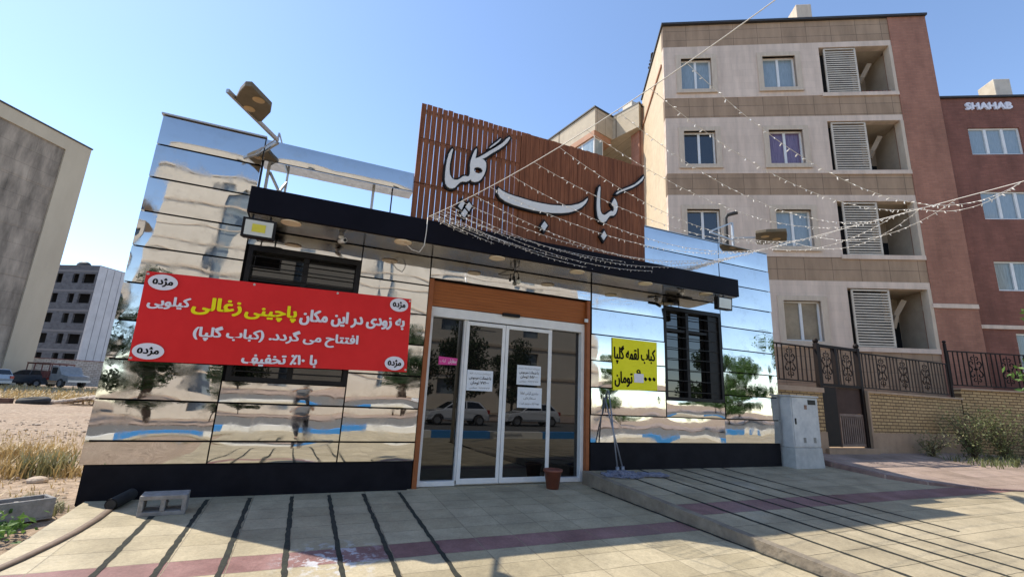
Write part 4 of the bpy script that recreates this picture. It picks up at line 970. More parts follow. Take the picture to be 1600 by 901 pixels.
for k,f in enumerate(FL):
    o=-.16 if k==0 else 0
    win_local(AP,.69,1.90,f+.30+o,f+1.74+o,M[G_[k][0]]); win_local(AP,3.90,5.16,f+.30+o,f+1.74+o,M[G_[k][1]])
    # balcony
    bx=MB(); bx.box(6.0,8.90,1.7,1.8,f-.1,f+2.3); bx.box(5.95,6.08,.31,1.8,f-.1,f+2.3); bx.box(8.84,8.95,.31,1.8,f-.1,f+2.3)
    bal=bx.build('balcony',M['balc'],AP)
    MB().box(5.95,8.95,.30,1.8,f+2.10,f+2.28).build('balcony_ceiling',M['balc'],bal)
    MB().box(5.95,8.95,.30,1.8,f-.22,f-.02).build('balcony_floor',M['balc'],bal)
    MB().box(6.05,8.83,-.05,.30,f-.16,f-.0).build('sill',M['white_stone'],AP)
    MB().box(8.72,8.833,-.02,.31,f,f+2.09).build('balcony_jamb',M['surround'],AP)
    MB().box(8.28,8.80,1.66,1.70,f,f+1.05 if k else f+1.2).build('balcony_door',M['void'],bal)
    if k != 1:
        m=MB(); m.bar((8.12,1.0,f+.85+.1*k),(8.2,.9,f+1.3),.12,.16).bar((8.2,.9,f+1.3),(8.45,.75,f+1.85),.12,.16); m.build('folded_awning',M['balc'],bal)
    if k == 3:
        m=MB()
        for q in range(7): m.lathe([(.03,0),(.06,.12),(.055,.12),(0,.10)],(7.62+.16*q,.12,f+.002),10)
        m.build('flower_pots',M['soil_pot'],bal)
        MB().box(8.0,8.70,.5,.53,f,f+.42).build('screen',M['void'],bal)
    if k in (1,2):
        b_=MB().box(7.65,8.15,1.35,1.68,f+.05,f+.45).build('cooler_unit',M['louvre'],bal)
    sh=MB(); x0,x1=6.24+(.05 if k%2 else 0),7.50; z0,z1=f+.05,f+2.02
    sh.box(x0,x0+.06,.02,.07,z0,z1); sh.box(x1-.06,x1,.02,.07,z0,z1); sh.box(x0,x1,.02,.07,z0-.03,z0+.02); sh.box(x0,x1,.02,.07,z1-.02,z1+.03)
    z=z0+.05
    while z<z1-.06: sh.hexa([(x0+.06,.02,z),(x1-.06,.02,z),(x1-.06,.06,z+.02),(x0+.06,.06,z+.02)],[(x0+.06,.02,z+.05),(x1-.06,.02,z+.05),(x1-.06,.06,z+.062),(x0+.06,.06,z+.062)]); z+=.098
    sh.build('louvred_shutter',M['louvre'],AP)
    MB().box(6.1,7.5,.45,.5,f,f+2.08).build('balcony_screen',M['void'],bal)
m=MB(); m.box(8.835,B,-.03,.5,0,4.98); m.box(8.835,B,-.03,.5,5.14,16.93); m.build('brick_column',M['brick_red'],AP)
MB().box(8.80,B+.0,-.07,.4,4.985,5.135).build('ledge',M['white_stone'],AP)
MB().box(.001,.30,.302,5.0,0,16.92).build('side_wall',M['cream_side'],AP)
m=MB(); m.box(-.10,.02,4.86,5.02,0,16.6); m.box(-.06,-.002,.3,5.0,15.2,15.3); m.build('terracotta_trim',M['terracotta'],AP)
MB().box(.32,B-.1,.55,12,0,16.8).build('core',M['plaster'],AP) if False else None
m=MB(); m.box(.3,B-.05,4.9,5.0,0,16.8); m.box(B-.3,B-.02,.52,5.0,0,16.8); m.build('rear_wall',M['plaster'],AP)
MB().box(-.06,B+.03,-.12,5.05,16.93,17.02).build('roof',M['roof_metal'],AP)
# red wing with lettering
RW=thing('brick_building','dark red brick building with white SHAHAB lettering and three part windows','building',(11.968,5.897,0),R(-29.75))
hs=[(11.10,12.86,10.88,11.98),(11.10,12.86,8.32,9.40),(11.10,12.86,5.68,6.75),(11.35,13.1,2.9,4.2)]
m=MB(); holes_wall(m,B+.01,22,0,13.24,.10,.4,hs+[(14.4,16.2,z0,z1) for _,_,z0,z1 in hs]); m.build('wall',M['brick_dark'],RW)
for h in hs:
    for dx in (0,3.3):
        win_local(RW,h[0]+dx,h[1]+dx,h[2],h[3],M['glass_blue' if (h[2]>7) ^ (dx>0) else 'glass_tan2'],y=.10,rec=.06,sur=False,mull=(.34,.67))
m=MB(); m.box(B+.01,22,.05,.099,4.33,4.46); m.build('ledge',M['white_stone'],RW)
MB().box(B+.01,22.1,.02,5,13.245,13.32).build('roof',M['roof_metal'],RW)
MB().box(B+.02,22,3,3.2,0,13.2).build('rear_wall',M['plaster'],RW)
tm=text_mb('SHAHAB',11.15,12.72,12.74,13.02,.03,.04)
base=MB(); n=len(tm.v); base.add(tm.v, tm.f); base.add([v+Vector((0,.06,0)) for v in tm.v], tm.f)
base.build('lettering',M['white_print'],RW,fix=False)
# wing behind the name board
WG=thing('apartment_wing','cream apartment wing with a bay window rising behind the name board','apartment block',(13.0,12.0,0))
P=[(11.60,15.4),(12.21,11.30),(13.56,11.63),(13.98,9.95),(14.6,10.3),(19,14),(19,19),(11.9,19)]
m=MB(); m.prism(P,15.07,16.40,axis='z'); m.build('parapet',brick_mat('cream_panel',(.47,.40,.30),(.44,.375,.28),(.22,.18,.13),.62,1.35,.012,offset=0,plane='xz',nz=.12),WG)
m=MB(); m.prism([(a-.06*(1 if a<13 else 0),b-.06*(1 if b<12 else 0)) for a,b in P],16.402,16.48,axis='z'); m.build('roof',M['roof_metal'],WG)
MB().prism([(a-.05 if a<12.5 else a,b) for a,b in P[:2]]+[(13.5,11.7),(13.5,15.4)],14.75,15.068,axis='z').build('terracotta_trim',M['terracotta'],WG)
# storey walls: set back under the parapet, bay window below it
m=MB(); m.prism([(11.66,15.4),(12.27,11.40),(12.95,11.56),(12.95,15.4)],0,13.2,axis='z'); m.build('bay_wall',M['cream_side'],WG)
bw=MB(); bw.prism([(11.70,15.2),(12.24,11.42),(12.9,11.58),(12.9,15.2)],13.21,14.74,axis='z'); bay=bw.build('window',M['white_alu'],WG)
def onface(a,b,t0,t1,z0,z1,off):
    a=Vector((*a,0)); b=Vector((*b,0)); d=b-a; nn=Vector((-d.y,d.x,0)).normalized(); nn = nn if nn.dot(Vector((-1,-1,0)))>0 else -nn
    p=a+d*t0+nn*off; q=a+d*t1+nn*off
    return [(p.x,p.y,z0),(q.x,q.y,z0),(q.x,q.y,z1),(p.x,p.y,z1)]
gm=MB()
for i in range(4): gm.add(onface((12.24,11.42),(11.70,15.2),i/4+.02,(i+1)/4-.02,13.3,14.66,.012),[(0,1,2,3)])
gm.add(onface((12.24,11.42),(12.9,11.58),.1,.92,13.3,14.66,.012),[(0,1,2,3)])
gm.build('pane',M['glass_blue'],bay)
MB().box(12.95,18,13.4,13.6,0,15.06).build('recessed_wall',M['cream_side'],WG)
m=MB(); m.box(14.22,14.55,10.25,10.9,0,15.06); m.build('brick_return',M['brick_red'],WG)
m=MB(); m.box(12.96,14.04,11.8,13.4,12.2,12.4); m.build('balcony_slab',M['balc'],WG)
MB().box(13.5,13.95,13.36,13.399,13.0,14.3).build('window',M['glass_win'],WG)
# roof machines
ck=thing('roof_cooler','beige evaporative cooler with a sloped duct on the apartment roof edge','cooler',(11.968,5.897,17.0),R(-29.75))
MB().hexa([(5.3,.5,.02),(6.3,.5,.02),(6.3,1.3,.02),(5.3,1.3,.02)],[(5.9,.5,.5),(6.3,.5,.5),(6.3,1.3,.5),(5.9,1.3,.5)]).build('duct',M['louvre'],ck)
MB().box(5.7,6.32,.5,1.3,.501,1.25).build('housing',M['surround'],ck,bevel=.03)
c3=thing('roof_cooler','grey evaporative cooler on the red brick roof beyond the lettering','cooler',(11.968,5.897,13.32),R(-29.75))
MB().box(12.7,13.3,.5,1.2,.0,1.05).build('housing',M['louvre'],c3,bevel=.03)
vt=thing('roof_vents','cluster of black vent pipes standing on the apartment roof edge','vent',(11.968,5.897,17.0),R(-29.75))
m=MB()
for i in range(5): m.tube([(.18+.05*i,3.2+.25*i,0),(.18+.05*i,3.2+.25*i,1.0),(.18+.05*i,3.05+.25*i,1.15),(.18,2.95+.25*i,1.05)],.07,8)
m.build('pipes',M['roof_metal'],vt)
c4_=thing('roof_cooler','small white cooler on the roof of the rear wing','cooler',(14.6,11.2,16.5))
MB().box(14.3,14.8,10.9,11.5,16.5,17.25).build('housing',M['louvre'],c4_,bevel=.03); MB().box(14.45,14.75,11.55,11.9,16.5,17.5).build('duct',M['louvre'],c4_)

# ------------------------------------------------------------------ buildings on the left
gb=thing('concrete_building','tall building end wall with raw concrete panel framed in cream render','building',(-26.0,57.5,-.7),R(60.25))
gb.scale=(1.54,1.54,1.54)
# local x runs away from the viewer along the gable, y to the left
m=MB(); holes_wall(m,-12,.1,0,17.8,0,.5,[(-11,-1.55,1.2,16.9)]); m.build('render_frame',M['plaster'],gb)
MB().box(-11.2,-1.4,.10,.4,1.0,17.0).build('concrete_infill',M['conc_old'],gb)
m=MB()
for z in (4.2,7.4,10.6,13.8): m.box(-11,-1.6,.085,.0995,z,z+.28)
m.build('floor_band',M['conc_old'],gb)
MB().box(-12.05,.15,-.06,.6,17.803,17.9).build('roof',M['roof_metal'],gb)
MB().box(-12,.1,8,8.2,0,17.8).build('rear_wall',M['plaster'],gb); MB().box(-.2,.1,.51,8,0,17.8).build('side_wall',M['plaster'],gb)
db=thing('unfinished_building','unfinished grey block building with empty window holes and a white clad side','building',(-31.3,82.9,-.28),R(-29.75))
db.scale=(1.19,1.19,1.19)
rows=[(13.0,14.25),(10.35,11.6),(7.75,9.0),(5.1,6.35),(2.6,3.9)]
hs=[]
for i,(a,b) in enumerate(rows):
    hs += [(-2.1,-.35,a,b),(-3.6,-2.7,a,b),((-6.1 if i in (0,1,4) else -7.0),-5.1,a,b),(-9.6,-8.1,a,b)]
m=MB(); holes_wall(m,-14,0,0,15.28,0,.25,hs); m.build('block_wall',M['greyblock'],db)
m=MB()
for a,b in rows: m.box(-14,-.01,-.03,-.002,b+.25,b+.5)
m.build('floor_slabs',M['slab'],db)
MB().box(-14,-.3,1.5,1.7,0,15.1).build('inner_wall',M['void'],db)
MB().box(.002,.2,.0,8,0,15.3).build('white_side',M['whiteclad'],db)
m=MB()
for y in (.9,1.9,2.9,3.9,4.9,5.9,6.9): m.box(.2005,.215,y,y+.05,0,15.2)
m.build('cladding_seams',M['slab'],db)
MB().box(-14,.1,0,8,15.31,15.4).build('roof',M['slab'],db)
m=MB(); m.ball((-5.4,2.5,16.0),.75,12,8,(1.3,.8,.8)); m.box(-6.4,-3.6,1.5,3.5,15.41,15.7); m.build('roof_tank',M['roof_metal'],db)
bw=thing('boundary_wall','whitewashed brick boundary wall behind the parked vehicles','wall',(-23,60,-.6),R(14))
bw.scale=(1.2,1.2,1.15)
MB().box(-8,9,0,.25,.6,3.0).build('brickwork',M['whitebrick'],bw)
MB().box(-8,9,-.03,.28,3.002,3.06).build('coping',M['truckred'],bw)

# ------------------------------------------------------------------ vehicles
def wheel(t,x,y,r,w,s):
    o=MB()
    prof=[(r*.62,-w/2),(r*.92,-w/2),(r,-w*.3),(r,w*.3),(r*.92,w/2),(r*.62,w/2)]
    q=MB().lathe(prof,(0,0,0),20); o.add([(x+v.x, y+v.z, r+v.y) for v in q.v], q.f, True)
    wh=o.build('wheel',M['rubber'],t)
    q=MB().lathe([(0,.0),(r*.2,.01),(r*.55,-.01),(r*.64,.0)],(0,0,0),20)
    MB().add([(x+v.x, y+s*(w*.42)+s*v.z, r+v.y) for v in q.v],q.f,True).build('rim',M['rim'],wh)
def car(label, loc, rz, paint, lower, roofl, W=.84, Wr=.62, wb=(-1.3,1.3), wr=.31, group=None, tail=True):
    """lower: side outline up to the belt line; roofl: greenhouse outline (x,z) from rear belt to front belt"""
    t=thing('parked_car',label,'car',loc,rz,group)
    m=MB(); zb=roofl[0][1]; zt=max(z for _,z in roofl)
    def wid(z): return W if z<=zb else W+(Wr-W)*(z-zb)/(zt-zb)
    body=lower[:]  # closed polygon (x,z)
    n=len(body); tri=tessellate_polygon([[Vector((a,b,0)) for a,b in body]])
    def wl_(z): return W*(.93 if z<.35 else 1)
    vs=[(a,-wl_(b),b) for a,b in body]+[(a,wl_(b),b) for a,b in body]
    fs=[tuple(q) for q in tri]+[tuple(i+n for i in q)[::-1] for q in tri]+[(i,(i+1)%n,n+(i+1)%n,n+i) for i in range(n)]
    m.add(vs,fs); bo=m.build('body',paint,t,bevel=.03)
    k=len(roofl); tri=tessellate_polygon([[Vector((a,b,0)) for a,b in roofl]])
    vs=[(a,-wid(b)+.01,b-.004) for a,b in roofl]+[(a,wid(b)-.01,b-.004) for a,b in roofl]
    MB().add(vs,[tuple(q) for q in tri]+[tuple(i+k for i in q)[::-1] for q in tri]+[(i,(i+1)%k,k+(i+1)%k,k+i) for i in range(k)]).build('cabin',paint,t,bevel=.03)
    # side glass, inset outline
    cx=sum(a for a,_ in roofl)/k; cz=(zb+zt)/2
    ins=[(cx+(a-cx)*.86, cz+.02+(b-cz)*.70) for a,b in roofl]
    for s in (-1,1):
        half=[[q for q in ins]]
        vs=[(a,s*(wid(b)+.006),b) for a,b in ins]
        MB().add(vs,[tuple(q) for q in tessellate_polygon([[Vector((a,b,0)) for a,b in ins]])]).build('side_window',M['carglass'],t)
        x=cx+.05; MB().bar((x,s*(wid(zb+.05)+.012),zb+.03),(x-.03,s*(wid(zt-.05)+.012),zt-.06),.07,.012,up=(0,1,0)).build('pillar',paint,t)
    def screen(i,j,nm):
        a=Vector((roofl[i][0],0,roofl[i][1])); b=Vector((roofl[j][0],0,roofl[j][1])); d=(b-a); nn=Vector((d.z,0,-d.x)).normalized()
        if nn.x*(a.x-cx)<0: nn=-nn
        p=a+d*.1+nn*.012; q=a+d*.9+nn*.012
        MB().add([(p.x,-wid(p.z)*.9,p.z),(p.x,wid(p.z)*.9,p.z),(q.x,wid(q.z)*.9,q.z),(q.x,-wid(q.z)*.9,q.z)],[(0,1,2,3)]).build(nm,M['carglass'],t)
    screen(0,1,'rear_window'); screen(k-1,k-2,'windscreen')
    xr=min(a for a,_ in body); xf=max(a for a,_ in body)
    for s in (-1,1):
        MB().box(xr-.02,xr+.12,s*W*.70 if s>0 else -W*1.005,W*1.005 if s>0 else -W*.70,.72,.95).build('tail_light',M['tail'],t)
        MB().box(xf-.18,xf+.0,s*W*.6 if s>0 else -W*.98,W*.98 if s>0 else -W*.6,.56,.70).build('headlight',M['flood_lens'],t)
        for x in wb:
            wheel(t,x,s*(W-.09),wr,.2,s)
    MB().box(xf-.04,xf+.05,-W*.9,W*.9,.28,.46).build('bumper',paint,t,bevel=.02); MB().box(xr-.05,xr+.04,-W*.9,W*.9,.30,.52).build('bumper',paint,t,bevel=.02)
    return t
arch=lambda x,r: [(x+r*math.cos(math.pi*i/8),.30+r*math.sin(math.pi*i/8)*1.05) for i in range(8,-1,-1)]
SUVL=[(-2.1,.30)]+arch(-1.3,.38)+arch(1.25,.38)+[(2.05,.30),(2.1,.7),(1.95,.86),(1.15,.98),(-2.05,1.02),(-2.15,.7)]
SUVR=[(-2.05,1.02),(-1.8,1.5),(-1.3,1.58),(.1,1.56),(.5,1.48),(1.2,.98)]
s1=car('silver estate car with red tail light cut by the left picture edge', (-25.6,49.0,0), R(150), M['carsilver'], SUVL, SUVR, W=.86,Wr=.66,wb=(-1.3,1.25),wr=.33)
car('dark hatchback parked just right of the silver estate car', (-24.2,53.5,.02), R(165), M['cardark'], SUVL, SUVR, W=.84,Wr=.64,wb=(-1.3,1.25),wr=.33)
HL=[(-1.85,.30)]+arch(-1.22,.35)+arch(1.22,.35)+[(1.85,.30),(1.92,.58),(1.75,.78),(.95,.90),(-1.75,.93),(-1.92,.6)]
HR=[(-1.75,.93),(-1.35,1.38),(-.9,1.45),(-.1,1.45),(.25,1.38),(1.0,.90)]
car('white hatchback parked across the street behind the viewer', (8.8,-21.0,-.55), R(180), M['carwhite'], HL, HR, group='cars parked across the street')
c5=car('second white hatchback parked behind the first across the street', (14.0,-21.2,-.55), R(180), M['carwhite'], HL, HR, group='cars parked across the street')
# old truck
tk=thing('truck','old pickup truck with dusty grey cab and dark red load bed beside the brick wall','truck',(-21.4,52.5,.05),R(-38))
tk.scale=(1.12,1.12,1.12)
m=MB(); m.prism([(-.2,.55),(1.9,.55),(1.95,1.0),(1.1,1.12),(.65,1.75),(-.2,1.8)],-.85,.85); m.build('cab',M['dusty_paint'],tk,bevel=.04)
MB().prism([(1.02,1.16),(.66,1.68),(.64,1.68),(1.0,1.16)],-.75,.75).box(-.05,.55,-.862,.862,1.15,1.65).build('window',M['carglass'],tk)
MB().box(-3.2,-.25,-.95,.95,.75,1.3).build('load_bed',M['truckred'],tk,bevel=.02)
m=MB(); 
for x in (-3.1,-2.2,-1.3,-.4): m.box(x,x+.06,-.93,.93,1.9,1.98); m.box(x,x+.06,-.93,-.87,1.3,1.9); m.box(x,x+.06,.87,.93,1.3,1.9)
m.box(-3.15,-.3,-.95,.95,1.98,2.02); m.build('load_cover',M['truckred'],tk)
MB().box(1.93,2.05,-.86,.86,.5,.66).build('bumper',M['rim'],tk)
for x in (1.2,-2.3):
    for s in (-1,1): wheel(tk,x,s*.78,.38,.24,s)
# tyre and beam on the lot
def torus(R_,r,n=28,mm=10):
    vs=[];fs=[]
    for i in range(n):
        for j in range(mm):
            a=2*math.pi*i/n;b=2*math.pi*j/mm; vs.append(((R_+r*math.cos(b))*math.cos(a),(R_+r*math.cos(b))*math.sin(a),r*math.sin(b)*.95))
            fs.append((i*mm+j,((i+1)%n)*mm+j,((i+1)%n)*mm+(j+1)%mm,i*mm+(j+1)%mm))
    return vs,fs
m=MB(); m.add(*torus(.32,.13),True); o=m.build('old_tyre',M['rubber'],loc=(0,0,0)); o.location=(-10.7,20.6,zg(-7,12.6)+.13); o.scale=(1.25,1.25,1.25); o.rotation_euler=(R(5),R(-4),0)
tag(o,'old black tyre lying flat at the edge of the dry grass','tyre')
m=MB().box(-.9,.9,-.09,.09,0,.18); o=m.build('timber_beam',mat('dark_timber',(.10,.05,.035),.9,c2=(.16,.09,.06),scale=6),loc=(0,0,0),bevel=.01); o.location=(-12.4,20.4,zg(-9,13)+.0); o.scale=(1.3,1.3,1.3); o.rotation_euler=(0,0,R(-10))
tag(o,'dark timber beam lying on the lot left of the tyre','beam')

# ------------------------------------------------------------------ plants
def blades(m,c,rad,h,n,r,lean=.5,w=.012):
    for i in range(n):
        a=r.uniform(0,6.283); d=rad*math.sqrt(r.random()); x=c[0]+d*math.cos(a); y=c[1]+d*math.sin(a); z=c[2]
        L=h*r.uniform(.5,1.1); la=r.uniform(0,6.283); l=lean*r.uniform(.2,1)*L; ww=w*r.uniform(.7,1.3)
        p=Vector((math.sin(la),-math.cos(la),0))*ww
        mid=Vector((x+math.cos(la)*l*.35,y+math.sin(la)*l*.35,z+L*.6)); tip=Vector((x+math.cos(la)*l,y+math.sin(la)*l,z+L))
        b=Vector((x,y,z-.02)); m.add([b-p,b+p,mid+p*.7,mid-p*.7,tip],[(0,1,2,3),(3,2,4)])
def leafq(m,p,s,r,up=.3):
    n=Vector((r.gauss(0,1),r.gauss(0,1),r.gauss(up,1))).normalized(); t=n.orthogonal().normalized(); t=(Matrix.Rotation(r.uniform(0,6.28),3,n)@t); b=n.cross(t)
    L=s*r.uniform(.7,1.3); w=L*.42
    m.add([p-t*L*.5,p+b*w*.5+n*L*.06,p+t*L*.5,p-b*w*.5+n*L*.06],[(0,1,2,3)])
def leafclump(m,c,rad,n,s,r,sq=(1,1,1)):
    for i in range(n):
        v=Vector((r.gauss(0,1),r.gauss(0,1),r.gauss(0,1))).normalized()*rad*(r.random()**.45)
        leafq(m,Vector(c)+Vector((v.x*sq[0],v.y*sq[1],v.z*sq[2])),s,r)
r=random.Random(11)
def tuft(label,x,y,rad,h,n,mt,lean=.6,w=.01,group='grass tufts on the vacant lot'):
    m=MB(); blades(m,(x,y,zg(x,y)),rad,h,n,r,lean,w); o=m.build('grass_tuft',M[mt],loc=(x,y,zg(x,y)),fix=False); tag(o,label,'grass',group)
tuft('large golden dry grass tuft in the middle of the lot',-3.75,3.35,.45,.30,300,'leaf_dry',1.1)
tuft('smaller golden tuft left of the largest one',-4.4,3.7,.35,.24,160,'leaf_dry',1.1)
tuft('low straw tuft nearest the left picture edge',-3.55,1.9,.3,.25,160,'leaf_dry',1.0)
tuft('grey green weed in front of the large golden tuft',-3.15,2.0,.30,.34,190,'leaf_weed',.8,.012)
tuft('thin dry tuft beside the building corner',-2.75,1.9,.3,.2,120,'leaf_dry',1.0)
tuft('thin pale tuft behind the building corner',-3.1,4.6,.5,.22,150,'leaf_dry',1.0)
m=MB()
for i in range(1500):
    y=22+28*r.random()**1.3; x=r.uniform(-.47*(y+7),-.17*(y+7)); blades(m,(x,y,zg(x,y)),.5,.34,3,r,1.2,.03)
o=m.build('dry_grass',M['leaf_dry'],fix=False); tag(o,'dry golden grass across the back of the lot','grass',kind='stuff')
m=MB()
for i in range(900):
    y=r.uniform(-.3,8); x=r.uniform(-.50*y-4.5,-2.4-.12*max(y,0)); blades(m,(x,y,zg(x,y)),.1,.10,2,r,1.6,.006)
o=m.build('straw_litter',M['leaf_dry'],fix=False); tag(o,'thin straw scattered over the gravel','straw',kind='stuff')
m=MB()
for i in range(900):
    y=r.uniform(-1.2,12); x=r.uniform(-.50*y-4.5,-2.3-.1*max(y,0)); s=r.uniform(.010,.03)*(2.2 if r.random()<.05 else 1); m.ball((x,y,zg(x,y)+s*.3),s,6,4,(r.uniform(.8,1.5),r.uniform(.8,1.3),.6))
for i in range(260):
    x=-8.6+r.gauss(0,.9); y=21.5+r.gauss(0,.6); s=r.uniform(.06,.2); m.ball((x,y,zg(x,y)+s*.3+.3*math.exp(-((x+8.6)**2)*.9)),s,6,4,(1.2,1,.6))
o=m.build('rubble',M['rock'],fix=False); tag(o,'pale stones and rubble strewn over the lot','rubble',kind='stuff')
for lab,x,y,s in (('tan rock half buried at the left edge of the lot',-3.75,1.55,.16),('flat pale stone on the lot before the weed',-3.0,1.35,.09)):
    m=MB(); q=MB().ball((0,0,0),s,10,7,(1.3,1,.6)); m.add([v*(1+.25*mnoise.noise(v*6)) for v in q.v],q.f,False); o=m.build('rock',M['rock'],loc=(0,0,0)); o.location=(x,y,zg(x,y)+s*.3); tag(o,lab,'rock','rocks on the lot')
# green plants along the ramp edge
m=MB()
for i in range(14):
    y=-.75-.11*i+r.uniform(-.05,.05); x=-2.32-.12*r.random()-.03*i*.2
    for k in range(26): leafq(m,Vector((x+r.gauss(0,.11),y+r.gauss(0,.10),zg(x,y)+.04+abs(r.gauss(0,.07)))),.085,r,.9)
o=m.build('green_weeds',M['leaf_bright'],loc=(-2.35,-1.4,zg(-2,-1.4)),fix=False); tag(o,'bright green leafy weeds along the left paving edge','weeds')
m=MB()
for i in range(9):
    blades(m,(-2.25-.05*i,-.25+.07*i,zg(-2.3,0)),.16,.11,26,r,1.5,.008)
o=m.build('pale_weeds',M['leaf_weed'],loc=(-2.4,0,zg(-2.4,0)),fix=False); tag(o,'pale flattened grass at the left corner of the shop','grass')
# shrubs by the brick wall
def shrub(label,x,y,h,rad,n,mt='leaf_shrub',seed=1):
    q=random.Random(seed); t=thing('shrub',label,'shrub',(x,y,wz(x,y)-.02),group='shrubs against the brick wall'); z0=wz(x,y)
    st=MB(); lf=MB()
    for i in range(n):
        a=q.uniform(0,6.283); l=q.uniform(.2,1)*rad; hh=h*q.uniform(.55,1.05); pts=[Vector((x,y,z0-.05))]
        for k in range(1,6): pts.append(Vector((x+math.cos(a)*l*(k/5)**1.4+q.gauss(0,.03), min(y+math.sin(a)*l*(k/5)**1.4+q.gauss(0,.03),.55), z0+hh*k/5)))
        st.tube(pts,[.014,.011,.009,.007,.005,.003],4)
        for k in range(1,6):
            for j in range(9): leafq(lf,pts[k]+Vector((q.gauss(0,.10),q.gauss(0,.09),q.gauss(0,.10))),.075,q,.6)
    st.build('stems',M['bark'],t,fix=False); lf.build('foliage',M[mt],t,fix=False)
shrub('tall dusty shrub nearest the wall step',16.9,-.05,1.25,.75,26,seed=3)
shrub('broad dusty shrub left of the leaning branch',18.2,-.2,1.35,.9,30,seed=4)
shrub('dusty shrub cut by the right picture edge',19.6,-.5,1.2,.9,28,seed=5)
shrub('low thin brown shrub at the foot of the wall',15.5,.25,.6,.6,12,'leaf_weed',seed=6)
m=MB()
for i in range(340): blades(m,(15.2+r.uniform(0,6),-.55-r.random()*.7+r.random()*.9,wz(17,-.5)),.1,.18,2,r,1.2,.012)
o=m.build('ground_weeds',M['leaf_shrub'],fix=False); tag(o,'low weeds under the shrubs by the wall','weeds',kind='stuff')
# trees
def tree(label,x,y,z0,h,cr,ch,n,mt,s,seed,group,low=.35,sq=1):
    q=random.Random(seed); t=thing('tree',label,'tree',(x,y,z0),group=group)
    tk=MB(); tk.tube([(x,y,z0-.1),(x+.05,y,z0+h*.3),(x-.03,y+.04,z0+h*.55),(x,y,z0+h*.8)],[.14,.11,.08,.03],8)
    lf=MB(); cl=[]
    for i in range(16):
        a=q.uniform(0,6.283); d=cr*q.uniform(.15,.95); zz=z0+h*low+(h*(1-low))*q.uniform(.05,.95); k=1-abs((zz-z0-h*low)/(h*(1-low))-.4)*.8
        c=Vector((x+math.cos(a)*d*k,y+math.sin(a)*d*k,zz)); cl.append(c)
        tk.tube([(x,y,z0+h*low*.8+.15*(zz-z0-h*low)),tuple(c.lerp(Vector((x,y,zz-.3)),.4)),tuple(c)],[.045,.03,.012],5)
        leafclump(lf,c,ch*q.uniform(.7,1.2),n,s,q,(1,1,.75))
    tk.build('trunk',M['bark'],t,fix=False); lf.build('crown',M[mt],t,fix=False); return t
tree('young green tree at the right picture edge above the wall',14.55,-3.1,zr(-3.1),3.9,1.15,.42,90,'leaf_bright',.13,21,None,.45)

# ------------------------------------------------------------------ across the street (seen in the polished steel)
m=MB(); m.box(-60,80,-24,-12.9,-.75,-.55); m.build('road',M['asphalt'],kind='structure')
mb=MB().box(-60,80,-12.5,-11.0,-.8,-.535); mb.build('forecourt',M['pave_left'],kind='structure')
for nm,par,mt in (('kerb_blue',0,'kerb_blue'),('kerb_white',1,'kerb_white')):
    m=MB()
    for i in range(-16,26):
        if i%2==par: m.box(i*2.6,i*2.6+2.595,-12.9,-12.5,-.8,-.24)
    m.build('painted_kerb',M[mt],kind='structure')
m=MB().box(-60,80,-34,-24.0,-.8,-.45); m.build('verge',M['pave_walk'],kind='structure')
ob=thing('apartment_building','sand coloured apartment block across the street behind the viewer','apartment block',(10,-42,-.5))
hs=[]
for f in range(6):
    for i in (5,7): hs.append((-11.5+i*4.9,-9.4+i*4.9,1.2+3.4*f,2.8+3.4*f))
hs += [(-8.6,-6.9,1,20.3),(-2.2,-1.0,1,18.5),(6.3,7.4,1,20.3)]
m=MB(); holes_wall(m,-14,31,-.6,21.5,-42,-41.6,hs); m.build('wall',M['opp_wall'],ob)
m=MB()
for f in range(1,6): m.box(-14,31,-41.6,-41.45,3.4*f-.15,3.4*f+.12)
m.build('floor_band',M['surround'],ob)
MB().box(-14,31,-42.3,-42.1,-.5,21.4).build('window_glass',M['opp_glass'],ob)
MB().box(-14.1,31.1,-52,-41.5,21.51,21.7).build('roof',M['opp_wall2'],ob)
o2=thing('apartment_building','pale narrow apartment block far left across the street','apartment block',(-27,-46,-.5))
hs=[(-38+i*4.4,-36.2+i*4.4,1.2+3.3*f,2.8+3.3*f) for f in range(5) for i in range(5)]
m=MB(); holes_wall(m,-40,-17.5,-.6,17.5,-46,-45.6,hs); m.build('wall',M['opp_wall2'],o2); MB().box(-40,-17.5,-46.4,-46.2,-.5,17.4).build('window_glass',M['glass_win'],o2); MB().box(-40.1,-17.4,-54,-45.5,17.51,17.7).build('roof',M['opp_wall'],o2)
TG='street trees across the road behind the viewer'
proto=tree('dark tree across the street, second from the far left',-8.5,-27,-.5,7.4,2.7,1.15,330,'leaf_dark',.30,31,TG,.22)
for i,(x,y,sc_,lab) in enumerate(((-13.5,-27,1.15,'dark tree at the far left across the street'),(-4.2,-31,.72,'short dark tree left of the photographer across the street'),(7.5,-31,.9,'dark tree behind the first white hatchback'),(12,-30.5,1.05,'dark tree between the two white hatchbacks'),(17,-31,.9,'dark tree behind the second white hatchback'))):
    dup(proto,(x,y,-.5),R(70*i+20),lab,(sc_,sc_,sc_))
pr2=tree('light green tree at the far right across the street',33,-23,-.5,6.6,2.9,1.15,330,'leaf',.32,41,TG,.2)
dup(pr2,(39,-26,-.5),R(100),'light green tree beyond the last one on the right across the street',(1.0,1.0,.95))
dup(pr2,(27.5,-31,-.5),R(200),'smaller light green tree on the right across the street',(.7,.7,.7))

